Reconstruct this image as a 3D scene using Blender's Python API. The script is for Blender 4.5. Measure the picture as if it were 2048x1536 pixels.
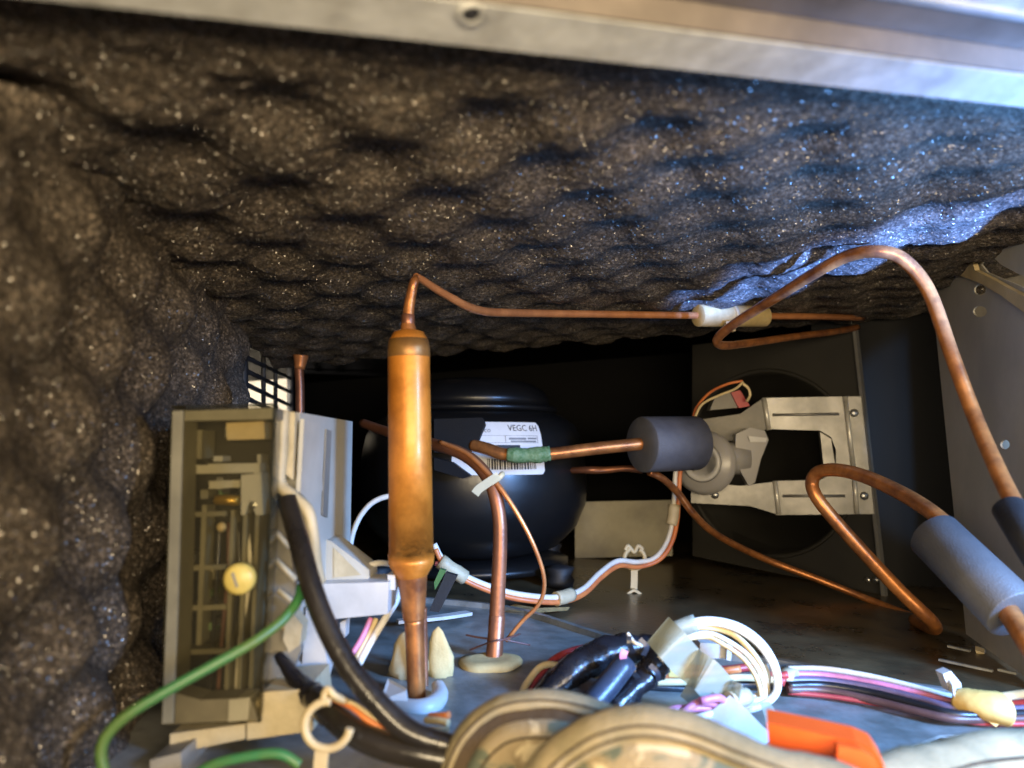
import bpy, bmesh, math, random
import numpy as np
from mathutils import Vector, Matrix
from mathutils.geometry import tessellate_polygon

random.seed(7); np.random.seed(7)
for o in list(bpy.data.objects): bpy.data.objects.remove(o)
S = bpy.context.scene
COL = S.collection

# ------------------------------------------------------------------ camera
F = 1480.0                       # focal length in pixels of a 2048 wide picture
H = 0.1102                       # lens height over the floor (metres)
PITCH = math.radians(5.0)
CAM = Vector((0, 0, H))
FW = Vector((0, math.cos(PITCH), math.sin(PITCH)))
UP = Vector((0, -math.sin(PITCH), math.cos(PITCH)))
RT = Vector((1, 0, 0))
cd = bpy.data.cameras.new('camera'); cam = bpy.data.objects.new('camera', cd); COL.objects.link(cam)
cam.location = CAM; cam.rotation_euler = (math.pi / 2 + PITCH, 0, 0)
cd.sensor_width = 36; cd.lens = F / 2048 * 36; cd.clip_start = 0.005; cd.clip_end = 50
cd.dof.use_dof = True; cd.dof.focus_distance = 0.46; cd.dof.aperture_fstop = 9
S.camera = cam

# ------------------------------------------------------------------ light
W = bpy.data.worlds.new('World'); S.world = W; W.use_nodes = True
bg = W.node_tree.nodes['Background']; bg.inputs[0].default_value = (1.0, 0.92, 0.80, 1); bg.inputs[1].default_value = 0.06
S.view_settings.view_transform = 'Standard'; S.view_settings.look = 'None'
S.cycles.max_bounces = 6; S.cycles.diffuse_bounces = 3; S.cycles.glossy_bounces = 3; S.cycles.transparent_max_bounces = 8
S.view_settings.exposure = 0.15; S.view_settings.gamma = 1.0; S.view_settings.use_curve_mapping = False

def area(name, loc, target, size, power, col, size_y=None, spread=180):
    l = bpy.data.lights.new(name, 'AREA'); l.energy = power; l.color = col; l.size = size; l.spread = math.radians(spread)
    if size_y: l.shape = 'RECTANGLE'; l.size_y = size_y
    o = bpy.data.objects.new(name, l); COL.objects.link(o); o.location = loc
    o.rotation_euler = (Vector(target) - Vector(loc)).to_track_quat('-Z', 'Y').to_euler()
    return o
def spot(name, loc, target, angle, power, col, radius=0.01, blend=0.3):
    l = bpy.data.lights.new(name, 'SPOT'); l.energy = power; l.color = col; l.spot_size = math.radians(angle)
    l.spot_blend = blend; l.shadow_soft_size = radius
    o = bpy.data.objects.new(name, l); COL.objects.link(o); o.location = loc
    o.rotation_euler = (Vector(target) - Vector(loc)).to_track_quat('-Z', 'Y').to_euler()
    return o
# warm room lamp behind and left of the photographer, low; bluish daylight window to the right front
area('warm_room_lamp', (0.06, -0.18, 0.125), (0.0, 0.45, 0.13), 0.62, 5.8, (1.0, 0.79, 0.49), 0.07)
area('rail_blue_fill', (0.27, 0.11, 0.06), (0.185, 0.215, 0.212), 0.08, 0.50, (0.13, 0.38, 1.0), 0.08, 60)  # added lamp below the rail, aimed up to turn its right end blue
area('window_daylight_low', (0.44, 0.02, 0.20), (0.13, 0.34, 0.0), 0.12, 1.6, (0.20, 0.45, 1.0), 0.12, 56)
spot('daylight_shaft', (0.40, -0.02, 0.05), (0.214, 0.382, 0.205), 10.5, 260.0, (0.13, 0.31, 1.0), 0.012, 0.5)

# ------------------------------------------------------------------ pixel helpers (depth = world y)
def ray(px, py): return FW + RT * ((px - 1024) / F) - UP * ((py - 768) / F)
def P(px, py, d):
    r = ray(px, py); return CAM + r * (d / r.y)
def floor_z(x): return -0.048 * x
def ceil_z(x): return H + 0.0952 + 0.08 * x
def PF(px, py, dz=0.0):                        # on the floor
    r = ray(px, py); t = (dz - CAM.z) / (r.z + 0.048 * r.x); return CAM + r * t
def PC(px, py, dz=0.0):                        # on the ceiling
    r = ray(px, py); t = (0.0952 + dz) / (r.z - 0.08 * r.x); return CAM + r * t
def PV(px, py, a, b):                          # on the vertical plane through plan points a and b
    n = Vector((b[1] - a[1], a[0] - b[0], 0)); r = ray(px, py)
    t = (Vector((a[0], a[1], 0)) - CAM).dot(n) / r.dot(n); return CAM + r * t
def WP(w, d): return w * 0.5 * d / F           # half a pixel width as a radius at depth d

# ------------------------------------------------------------------ materials
def newmat(name):
    m = bpy.data.materials.new(name); m.use_nodes = True
    nt = m.node_tree; return m, nt, nt.nodes, nt.links, nt.nodes['Principled BSDF']
def ramp(N, stops):
    r = N.new('ShaderNodeValToRGB'); e = r.color_ramp.elements
    while len(e) < len(stops): e.new(0.5)
    for i, (p, c) in enumerate(stops): e[i].position = p; e[i].color = (*c, 1)
    return r
MATS = {}
def mat(name, col, rough=0.5, metal=0.0, col2=None, scale=60, bump=0.15, bscale=None, coat=0.0, spec=0.5, sub=0.0, lo=0.35, hi=0.65, rvar=0.12):
    m, nt, N, L, b = newmat(name)
    tc = N.new('ShaderNodeTexCoord')
    n1 = N.new('ShaderNodeTexNoise'); n1.inputs['Scale'].default_value = scale; n1.inputs['Detail'].default_value = 6; n1.inputs['Roughness'].default_value = 0.65
    L.new(tc.outputs['Object'], n1.inputs['Vector'])
    c2 = col2 or tuple(c * 0.6 for c in col)
    r = ramp(N, [(lo, c2), (hi, col)]); L.new(n1.outputs['Fac'], r.inputs['Fac']); L.new(r.outputs['Color'], b.inputs['Base Color'])
    n2 = N.new('ShaderNodeTexNoise'); n2.inputs['Scale'].default_value = bscale or scale * 9; n2.inputs['Detail'].default_value = 4
    L.new(tc.outputs['Object'], n2.inputs['Vector'])
    bp = N.new('ShaderNodeBump'); bp.inputs['Strength'].default_value = bump; bp.inputs['Distance'].default_value = 0.0006
    L.new(n2.outputs['Fac'], bp.inputs['Height']); L.new(bp.outputs['Normal'], b.inputs['Normal'])
    mr = N.new('ShaderNodeMapRange'); mr.inputs['To Min'].default_value = max(0.03, rough - rvar); mr.inputs['To Max'].default_value = min(1, rough + rvar)
    L.new(n1.outputs['Fac'], mr.inputs['Value']); L.new(mr.outputs['Result'], b.inputs['Roughness'])
    b.inputs['Metallic'].default_value = metal; b.inputs['Coat Weight'].default_value = coat; b.inputs['Coat Roughness'].default_value = 0.15
    b.inputs['Specular IOR Level'].default_value = spec
    if sub: pass
    MATS[name] = m; return m

def foam_mat():
    m, nt, N, L, b = newmat('foam'); MATS['foam'] = m
    tc = N.new('ShaderNodeTexCoord')
    v = N.new('ShaderNodeTexVoronoi'); v.inputs['Scale'].default_value = 1900; L.new(tc.outputs['Object'], v.inputs['Vector'])
    n1 = N.new('ShaderNodeTexNoise'); n1.inputs['Scale'].default_value = 650; n1.inputs['Detail'].default_value = 5; n1.inputs['Roughness'].default_value = 0.8
    L.new(tc.outputs['Object'], n1.inputs['Vector'])
    n3 = N.new('ShaderNodeTexNoise'); n3.inputs['Scale'].default_value = 18; n3.inputs['Detail'].default_value = 3; L.new(tc.outputs['Object'], n3.inputs['Vector'])
    r = ramp(N, [(0.34, (0.033, 0.029, 0.025)), (0.66, (0.122, 0.104, 0.088))]); L.new(n1.outputs['Fac'], r.inputs['Fac'])
    vb = N.new('ShaderNodeTexVoronoi'); vb.inputs['Scale'].default_value = 1000; L.new(tc.outputs['Object'], vb.inputs['Vector'])
    sb = N.new('ShaderNodeSeparateColor'); L.new(vb.outputs['Color'], sb.inputs[0])
    rg = ramp(N, [(0.0, (0.45, 0.43, 0.40)), (0.7, (1.0, 0.97, 0.92)), (1.0, (2.3, 2.2, 2.05))]); L.new(sb.outputs[0], rg.inputs['Fac'])
    m0 = N.new('ShaderNodeMixRGB'); m0.blend_type = 'MULTIPLY'; m0.inputs['Fac'].default_value = 1.0
    L.new(r.outputs['Color'], m0.inputs['Color1']); L.new(rg.outputs['Color'], m0.inputs['Color2'])
    mx = N.new('ShaderNodeMixRGB'); mx.blend_type = 'MULTIPLY'; mx.inputs['Fac'].default_value = 0.5
    L.new(m0.outputs['Color'], mx.inputs['Color1'])
    r3 = ramp(N, [(0.3, (0.6, 0.57, 0.55)), (0.7, (1.15, 1.1, 1.02))]); L.new(n3.outputs['Fac'], r3.inputs['Fac']); L.new(r3.outputs['Color'], mx.inputs['Color2'])
    L.new(mx.outputs['Color'], b.inputs['Base Color'])
    b.inputs['Roughness'].default_value = 0.95; b.inputs['Specular IOR Level'].default_value = 0.1
    bp = N.new('ShaderNodeBump'); bp.inputs['Strength'].default_value = 0.6; bp.inputs['Distance'].default_value = 0.0008
    L.new(n1.outputs['Fac'], bp.inputs['Height']); L.new(bp.outputs['Normal'], b.inputs['Normal'])
    # tiny shiny cell walls, each facing its own way
    g = N.new('ShaderNodeBsdfGlossy'); g.inputs['Roughness'].default_value = 0.30; g.inputs['Color'].default_value = (0.42, 0.40, 0.37, 1)
    sub = N.new('ShaderNodeVectorMath'); sub.operation = 'SUBTRACT'; sub.inputs[1].default_value = (0.5, 0.5, 0.5); L.new(v.outputs['Color'], sub.inputs[0])
    sc = N.new('ShaderNodeVectorMath'); sc.operation = 'SCALE'; sc.inputs['Scale'].default_value = 2.6; L.new(sub.outputs[0], sc.inputs[0])
    ge = N.new('ShaderNodeNewGeometry'); ad = N.new('ShaderNodeVectorMath'); ad.operation = 'ADD'; L.new(ge.outputs['Normal'], ad.inputs[0]); L.new(sc.outputs[0], ad.inputs[1])
    nm = N.new('ShaderNodeVectorMath'); nm.operation = 'NORMALIZE'; L.new(ad.outputs[0], nm.inputs[0]); L.new(nm.outputs[0], g.inputs['Normal'])
    sep = N.new('ShaderNodeSeparateColor'); L.new(v.outputs['Color'], sep.inputs[0])
    th = N.new('ShaderNodeMath'); th.operation = 'GREATER_THAN'; th.inputs[1].default_value = 0.45; L.new(sep.outputs[2], th.inputs[0])
    ds = N.new('ShaderNodeMath'); ds.operation = 'LESS_THAN'; ds.inputs[1].default_value = 0.42; L.new(v.outputs['Distance'], ds.inputs[0])
    mu = N.new('ShaderNodeMath'); mu.operation = 'MULTIPLY'; L.new(th.outputs[0], mu.inputs[0]); L.new(ds.outputs[0], mu.inputs[1])
    m2 = N.new('ShaderNodeMath'); m2.operation = 'MULTIPLY'; m2.inputs[1].default_value = 0.55; L.new(mu.outputs[0], m2.inputs[0])
    ms = N.new('ShaderNodeMixShader'); L.new(m2.outputs[0], ms.inputs[0]); L.new(b.outputs[0], ms.inputs[1]); L.new(g.outputs[0], ms.inputs[2])
    L.new(ms.outputs[0], N['Material Output'].inputs[0])
foam_mat()

def smoked_mat():
    m, nt, N, L, b = newmat('smoked_plastic'); MATS['smoked'] = m
    N.remove(b)
    t = N.new('ShaderNodeBsdfTransparent'); t.inputs[0].default_value = (0.90, 0.88, 0.80, 1)
    g = N.new('ShaderNodeBsdfPrincipled'); g.inputs['Base Color'].default_value = (0.10, 0.09, 0.06, 1); g.inputs['Roughness'].default_value = 0.10
    fr = N.new('ShaderNodeFresnel'); fr.inputs[0].default_value = 1.5
    ad = N.new('ShaderNodeMath'); ad.operation = 'ADD'; ad.inputs[1].default_value = 0.05; ad.use_clamp = True; L.new(fr.outputs[0], ad.inputs[0])
    ms = N.new('ShaderNodeMixShader'); L.new(ad.outputs[0], ms.inputs[0]); L.new(t.outputs[0], ms.inputs[1]); L.new(g.outputs[0], ms.inputs[2])
    L.new(ms.outputs[0], N['Material Output'].inputs[0])
smoked_mat()
def clear_mat(name, tint, fac):
    m, nt, N, L, b = newmat(name); MATS[name] = m
    b.inputs['Base Color'].default_value = (*tint, 1); b.inputs['Roughness'].default_value = 0.3
    t = N.new('ShaderNodeBsdfTransparent'); t.inputs[0].default_value = (0.85, 0.85, 0.82, 1)
    ms = N.new('ShaderNodeMixShader'); ms.inputs[0].default_value = fac
    L.new(t.outputs[0], ms.inputs[1]); L.new(b.outputs[0], ms.inputs[2]); L.new(ms.outputs[0], N['Material Output'].inputs[0])
clear_mat('milky', (0.34, 0.325, 0.31), 0.88)
clear_mat('clear_tape', (0.42, 0.45, 0.37), 0.52)

def camo_mat():
    m, nt, N, L, b = newmat('camouflage'); MATS['camo'] = m
    tc = N.new('ShaderNodeTexCoord'); mp = N.new('ShaderNodeMapping'); mp.inputs['Scale'].default_value = (1, .7, 1.5); mp.inputs['Rotation'].default_value = (0, .7, 0); L.new(tc.outputs['Object'], mp.inputs[0])
    n = N.new('ShaderNodeTexNoise'); n.inputs['Scale'].default_value = 46; n.inputs['Detail'].default_value = 5; n.inputs['Roughness'].default_value = 0.55; n.inputs['Distortion'].default_value = 1.2; L.new(mp.outputs[0], n.inputs['Vector'])
    r = ramp(N, [(0.0, (0.09, 0.12, 0.105)), (0.46, (0.12, 0.135, 0.10)), (0.50, (0.30, 0.24, 0.145)), (0.56, (0.29, 0.225, 0.135)), (0.59, (0.54, 0.45, 0.29))])
    L.new(n.outputs['Fac'], r.inputs['Fac']); L.new(r.outputs['Color'], b.inputs['Base Color'])
    b.inputs['Roughness'].default_value = 0.9; b.inputs['Specular IOR Level'].default_value = 0.15
    w = N.new('ShaderNodeTexNoise'); w.inputs['Scale'].default_value = 900; L.new(tc.outputs['Object'], w.inputs['Vector'])
    bp = N.new('ShaderNodeBump'); bp.inputs['Strength'].default_value = 0.4; bp.inputs['Distance'].default_value = 0.0008; L.new(w.outputs['Fac'], bp.inputs['Height']); L.new(bp.outputs['Normal'], b.inputs['Normal'])
camo_mat()

mat('steel', (0.46, 0.46, 0.46), 0.48, 0.75, (0.30, 0.30, 0.30), 45, 0.25)
mat('steel_rail', (0.46, 0.47, 0.48), 0.48, 0.35, (0.32, 0.32, 0.315), 90, 0.5, 220)
mat('rail_inner', (0.20, 0.17, 0.15), 0.45, 0.6, None, 30, 0.2)
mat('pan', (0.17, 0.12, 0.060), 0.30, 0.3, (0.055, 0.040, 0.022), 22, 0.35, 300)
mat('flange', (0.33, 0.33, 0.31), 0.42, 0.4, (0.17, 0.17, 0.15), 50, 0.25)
mat('panel_grey', (0.52, 0.50, 0.45), 0.55, 0.05, (0.40, 0.39, 0.35), 14, 0.2)
mat('cover_black', (0.006, 0.006, 0.007), 0.7, 0, None, 80, 0.3, spec=0.2)
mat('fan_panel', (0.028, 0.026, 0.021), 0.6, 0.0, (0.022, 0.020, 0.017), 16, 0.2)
mat('bracket', (0.185, 0.18, 0.165), 0.42, 0.5, (0.27, 0.26, 0.24), 30, 0.15)
mat('tray', (0.40, 0.36, 0.25), 0.6, 0.0, (0.25, 0.225, 0.165), 18, 0.2)
mat('black_paint', (0.006, 0.006, 0.006), 0.36, 0.0, (0.006, 0.006, 0.007), 20, 0.12, 90, coat=0.15)
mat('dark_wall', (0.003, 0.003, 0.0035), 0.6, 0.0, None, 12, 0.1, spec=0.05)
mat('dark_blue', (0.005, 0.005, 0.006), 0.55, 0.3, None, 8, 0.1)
mat('copper', (0.56, 0.215, 0.06), 0.36, 0.6, (0.22, 0.08, 0.032), 75, 0.2, 400)
mat('copper_dark', (0.32, 0.125, 0.06), 0.40, 0.6, (0.20, 0.085, 0.05), 55, 0.2, 400)
mat('copper_bright', (0.68, 0.28, 0.10), 0.34, 0.5, (0.48, 0.18, 0.065), 70, 0.15, 400)
mat('lacquer_copper', (0.66, 0.235, 0.028), 0.46, 0.4, (0.46, 0.155, 0.018), 60, 0.3, 250, coat=0.08, lo=0.38, hi=0.60, rvar=0.2)
mat('lacquer_cap', (0.34, 0.17, 0.045), 0.42, 0.5, (0.22, 0.10, 0.03), 60, 0.2, 250)
mat('cream', (0.60, 0.48, 0.27), 0.55, 0, (0.45, 0.35, 0.19), 40, 0.15, sub=0.1)
mat('knob', (0.58, 0.45, 0.12), 0.4, 0, (0.46, 0.35, 0.09), 60, 0.2)
mat('cream_foam', (0.56, 0.42, 0.19), 0.85, 0, (0.42, 0.31, 0.13), 120, 0.4)
mat('housing', (0.46, 0.44, 0.38), 0.45, 0, (0.36, 0.345, 0.29), 25, 0.12)
mat('housing_dim', (0.26, 0.24, 0.20), 0.55, 0, None, 30, 0.12)
mat('inner_rib', (0.22, 0.205, 0.15), 0.6, 0, None, 30, 0.1)
mat('board', (0.022, 0.020, 0.014), 0.6, 0, None, 60, 0.2)
mat('brass', (0.70, 0.45, 0.10), 0.35, 0.7, None, 60, 0.1)
mat('white_plastic', (0.54, 0.53, 0.51), 0.4, 0, (0.44, 0.43, 0.41), 40, 0.1)
mat('wire_white', (0.74, 0.71, 0.64), 0.45, 0, (0.58, 0.55, 0.48), 60, 0.1)
mat('wire_cream', (0.72, 0.58, 0.32), 0.45, 0, (0.56, 0.44, 0.24), 60, 0.1)
mat('wire_red', (0.42, 0.05, 0.045), 0.4, 0, (0.30, 0.03, 0.03), 60, 0.1)
mat('wire_orange', (0.68, 0.22, 0.06), 0.42, 0, (0.5, 0.14, 0.05), 60, 0.1)
mat('wire_pink', (0.72, 0.25, 0.42), 0.42, 0, None, 60, 0.1)
mat('wire_purple', (0.16, 0.12, 0.20), 0.4, 0, None, 60, 0.1)
mat('wire_brown', (0.13, 0.06, 0.05), 0.4, 0, None, 60, 0.1)
mat('wire_black', (0.018, 0.017, 0.02), 0.33, 0, None, 60, 0.15)
mat('wire_green', (0.025, 0.17, 0.06), 0.4, 0, (0.10, 0.15, 0.03), 30, 0.1)
mat('cable_black', (0.022, 0.018, 0.015), 0.30, 0, (0.012, 0.010, 0.009), 60, 0.45, 500, coat=0.5)
mat('fan_black', (0.03, 0.03, 0.033), 0.45, 0, None, 30, 0.1)
mat('fold_highlight', (0.70, 0.67, 0.58), 0.3, 0.3, None, 60, 0.1)  # paler than the bracket: paints the highlight along its folds
mat('grey_foam', (0.080, 0.078, 0.080), 0.5, 0, (0.06, 0.059, 0.062), 50, 0.35, 1200)
mat('charcoal_foam', (0.085, 0.085, 0.095), 0.6, 0, (0.06, 0.06, 0.07), 50, 0.7, 1200)
mat('black_tape', (0.014, 0.013, 0.016), 0.28, 0, None, 90, 0.9, 220)
mat('black_tube', (0.035, 0.045, 0.07), 0.35, 0, None, 90, 0.3, 420)
mat('green_tape', (0.06, 0.15, 0.05), 0.55, 0, (0.20, 0.30, 0.16), 240, 0.9, 500)
mat('tape_tan', (0.50, 0.42, 0.27), 0.5, 0, (0.38, 0.32, 0.20), 60, 0.4)
mat('tape_yellow', (0.74, 0.50, 0.16), 0.5, 0, (0.60, 0.38, 0.11), 60, 0.5, 200)
mat('paper', (0.74, 0.74, 0.74), 0.7, 0, (0.66, 0.66, 0.66), 50, 0.2)
mat('ink', (0.02, 0.02, 0.025), 0.6, 0, None, 50, 0)
mat('ink_grey', (0.30, 0.31, 0.33), 0.6, 0, None, 50, 0)
mat('orange', (0.85, 0.12, 0.015), 0.45, 0, (0.78, 0.10, 0.012), 30, 0.15)
mat('debris', (0.42, 0.30, 0.12), 0.9, 0, None, 200, 0.6)
mat('dark_rubber', (0.013, 0.013, 0.015), 0.6, 0, None, 80, 0.3)
mat('steel_screw', (0.5, 0.5, 0.48), 0.3, 0.9, None, 80, 0.1)
mat('pale_board', (0.62, 0.57, 0.48), 0.8, 0, None, 20, 0.1)

# ------------------------------------------------------------------ builders
def thing(name, label, cat, loc=(0, 0, 0), group=None):
    o = bpy.data.objects.new(name, None); COL.objects.link(o); o.location = loc; o.empty_display_size = 0.01
    o['label'] = label; o['category'] = cat
    if group: o['group'] = group
    bpy.context.view_layer.update()
    return o
def tag(o, label, cat, group=None):
    o['label'] = label; o['category'] = cat
    if group: o['group'] = group
    return o
def struct(o): o['kind'] = 'structure'; return o
LOC = {}
def root_loc(p):
    v = Vector((0, 0, 0))
    return v + p.location if p.type == 'EMPTY' else v
def link(name, me, m, parent=None):
    o = bpy.data.objects.new(name, me); COL.objects.link(o)
    if m: me.materials.append(MATS[m])
    if parent is not None:
        o.parent = parent; o.matrix_parent_inverse = Matrix.Translation(-root_loc(parent))
    return o
def mesh(name, V, Fc, m, parent=None, smooth=False):
    me = bpy.data.meshes.new(name); me.from_pydata([tuple(v) for v in V], [], Fc); me.update()
    if smooth:
        for p in me.polygons: p.use_smooth = True
    return link(name, me, m, parent)
def finish(name, bm, m, parent=None, smooth=False, bevel=0.0, segs=2):
    if bevel:
        es = [e for e in bm.edges if len(e.link_faces) == 2 and e.calc_face_angle(0) > 0.5]
        nf = bmesh.ops.bevel(bm, geom=es, offset=bevel, segments=segs, affect='EDGES', profile=0.5)['faces']
        for f in bm.faces: f.smooth = False
        for f in nf: f.smooth = True
        smooth = False
    bmesh.ops.recalc_face_normals(bm, faces=bm.faces[:])
    me = bpy.data.meshes.new(name); bm.to_mesh(me); bm.free()
    if smooth:
        for p in me.polygons: p.use_smooth = True
    return link(name, me, m, parent)
def hexa(name, c8, m, parent=None, bevel=0.0, segs=2):      # 8 corners: bottom ring then top ring
    bm = bmesh.new(); v = [bm.verts.new(c) for c in c8]
    for f in ((0, 1, 2, 3), (4, 5, 6, 7), (0, 1, 5, 4), (1, 2, 6, 5), (2, 3, 7, 6), (3, 0, 4, 7)): bm.faces.new([v[i] for i in f])
    return finish(name, bm, m, parent, bevel > 0, bevel, segs)
def box(name, lo, hi, m, parent=None, bevel=0.0, segs=2):
    (a, b, c), (d, e, f) = lo, hi
    return hexa(name, [(a, b, c), (d, b, c), (d, e, c), (a, e, c), (a, b, f), (d, b, f), (d, e, f), (a, e, f)], m, parent, bevel, segs)
def prism(name, poly, ext, m, parent=None, bevel=0.0, holes=(), segs=2):   # flat outline pushed along ext
    ext = Vector(ext); loops = [list(poly)] + [list(h) for h in holes]
    flat = [Vector(p) for lp in loops for p in lp]
    tris = tessellate_polygon([[Vector(p) for p in lp] for lp in loops])
    n = len(flat); bm = bmesh.new()
    A = [bm.verts.new(p) for p in flat]; B = [bm.verts.new(p + ext) for p in flat]
    if holes:
        for t in tris:
            bm.faces.new([A[i] for i in t]); bm.faces.new([B[i] for i in reversed(t)])
    else:
        bm.faces.new(A); bm.faces.new(list(reversed(B)))
    k = 0
    for lp in loops:
        L_ = len(lp)
        for i in range(L_):
            j = (i + 1) % L_; bm.faces.new((A[k + i], A[k + j], B[k + j], B[k + i]))
        k += L_
    return finish(name, bm, m, parent, bevel > 0, bevel, segs)
def spline(pts, n=8):
    pts = [Vector(p) for p in pts]
    if len(pts) == 2: return [pts[0].lerp(pts[1], i / n) for i in range(n + 1)]
    out = []; E = [pts[0] * 2 - pts[1]] + pts + [pts[-1] * 2 - pts[-2]]
    for i in range(1, len(E) - 2):
        p0, p1, p2, p3 = E[i - 1:i + 3]
        for k in range(n):
            t = k / n
            out.append(0.5 * ((2 * p1) + (p2 - p0) * t + (2 * p0 - 5 * p1 + 4 * p2 - p3) * t * t + (3 * p1 - p0 - 3 * p2 + p3) * t ** 3))
    out.append(pts[-1]); return out
def tube(name, pts, rad, m, parent=None, segs=12, n=8, flat=1.0, jitter=0.0, straight=False):
    path = [Vector(p) for p in pts] if straight else spline(pts, n)
    K = len(path); V = []; Fc = []
    rads = rad if isinstance(rad, (list, tuple)) else [rad] * 2
    t0 = (path[1] - path[0]).normalized(); up = Vector((0, 0, 1)) if abs(t0.z) < 0.9 else Vector((0, 1, 0))
    nrm = t0.cross(up).normalized()
    for i, p in enumerate(path):
        t = (path[min(i + 1, K - 1)] - path[max(i - 1, 0)]).normalized()
        nrm = (nrm - t * nrm.dot(t)).normalized(); bi = t.cross(nrm)
        s = i / (K - 1) * (len(rads) - 1); a = int(min(s, len(rads) - 2)); r = rads[a] + (rads[a + 1] - rads[a]) * (s - a)
        for q in range(segs):
            w = 2 * math.pi * q / segs; rr = r * (1 + random.uniform(-jitter, jitter))
            V.append(p + nrm * (math.cos(w) * rr) + bi * (math.sin(w) * rr * flat))
    for i in range(K - 1):
        for q in range(segs):
            q2 = (q + 1) % segs; Fc.append((i * segs + q, i * segs + q2, (i + 1) * segs + q2, (i + 1) * segs + q))
    Fc.append(tuple(reversed(range(segs)))); Fc.append(tuple((K - 1) * segs + q for q in range(segs)))
    o = mesh(name, V, Fc, m, parent, True)
    for p in o.data.polygons[-2:]: p.use_smooth = False
    return o
def lathe(name, prof, org, axis, m, parent=None, segs=40, a0=0, a1=2 * math.pi, smooth=True, xdir=None):   # prof = (radius, along axis)
    ax = Vector(axis).normalized()
    x = Vector(xdir) if xdir is not None else (Vector((1, 0, 0)) if abs(ax.x) < 0.8 else Vector((0, 1, 0)))
    x = (x - ax * x.dot(ax)).normalized(); y = ax.cross(x); org = Vector(org)
    V = []; Fc = []; full = abs(a1 - a0 - 2 * math.pi) < 1e-6; ns = segs if full else segs + 1
    for r, h in prof:
        for q in range(ns):
            w = a0 + (a1 - a0) * q / segs; V.append(org + ax * h + x * (r * math.cos(w)) + y * (r * math.sin(w)))
    for i in range(len(prof) - 1):
        for q in range(segs):
            q2 = (q + 1) % ns; Fc.append((i * ns + q, i * ns + q2, (i + 1) * ns + q2, (i + 1) * ns + q))
    if full:
        if prof[0][0] > 1e-6: Fc.append(tuple(reversed(range(ns))))
        if prof[-1][0] > 1e-6: Fc.append(tuple((len(prof) - 1) * ns + q for q in range(ns)))
    bm = bmesh.new(); me = bpy.data.meshes.new(name); me.from_pydata([tuple(v) for v in V], [], Fc); bm.from_mesh(me)
    bmesh.ops.remove_doubles(bm, verts=bm.verts[:], dist=1e-7)
    o = finish(name, bm, m, parent, smooth); bpy.data.meshes.remove(me)
    return o
def ribbon(name, pts, width, thick, m, parent=None, side=None, n=8):      # flat strip along a path; side = direction of its width
    path = spline(pts, n); K = len(path); V = []; Fc = []
    for i, p in enumerate(path):
        t = (path[min(i + 1, K - 1)] - path[max(i - 1, 0)]).normalized()
        s = Vector(side) if side is not None else t.cross(Vector((0, 1, 0)))
        s = (s - t * s.dot(t)).normalized(); nn = t.cross(s)
        w = (width if not isinstance(width, (list, tuple)) else width[0] + (width[1] - width[0]) * i / (K - 1)) * 0.5
        for a, b in ((-1, -1), (1, -1), (1, 1), (-1, 1)): V.append(p + s * (a * w) + nn * (b * thick * 0.5))
    for i in range(K - 1):
        for q in range(4):
            q2 = (q + 1) % 4; Fc.append((i * 4 + q, i * 4 + q2, i * 4 + 4 + q2, i * 4 + 4 + q))
    Fc.append((3, 2, 1, 0)); Fc.append(tuple((K - 1) * 4 + q for q in range(4)))
    return mesh(name, V, Fc, m, parent)
def pts(seq): return [P(*p) for p in seq]
def screw(name, c, nrm, r, parent, m='steel_screw'):
    s = lathe(name, [(r, 0), (r, r * 0.35), (r * 0.75, r * 0.6), (0.0001, r * 0.65)], c, nrm, m, parent, 16)
    return s

# ================================================================== SETTING
# floor pan: dark rear pan, bent bright ridge, pale front flange
def floor_sheet(name, corners, m, dz, thick=0.0012):
    c = [Vector((x, y, floor_z(x) + dz)) for x, y in corners]
    return struct(prism(name, c, (0, 0, -thick), m))
e0 = PF(700, 1190); e1 = PF(1010, 1222); e2 = PF(1250, 1290); e3 = PF(1560, 1332); e4 = PF(1900, 1392); e5 = PF(2048, 1408)
ed = [(-0.32, 0.62), (e0.x, e0.y), (e1.x, e1.y), (e2.x, e2.y), (e3.x, e3.y), (e4.x, e4.y), (e5.x + .10, e5.y - .012)]
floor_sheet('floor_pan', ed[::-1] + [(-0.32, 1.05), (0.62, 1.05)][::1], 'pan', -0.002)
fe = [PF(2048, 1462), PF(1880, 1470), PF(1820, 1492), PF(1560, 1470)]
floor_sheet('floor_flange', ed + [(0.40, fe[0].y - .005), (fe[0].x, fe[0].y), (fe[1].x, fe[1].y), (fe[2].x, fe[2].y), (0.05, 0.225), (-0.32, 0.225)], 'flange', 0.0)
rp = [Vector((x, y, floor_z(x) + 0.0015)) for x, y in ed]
struct(ribbon('floor_ridge', rp, 0.0045, 0.004, 'flange', None, (0, 1, 0), 6))

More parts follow.
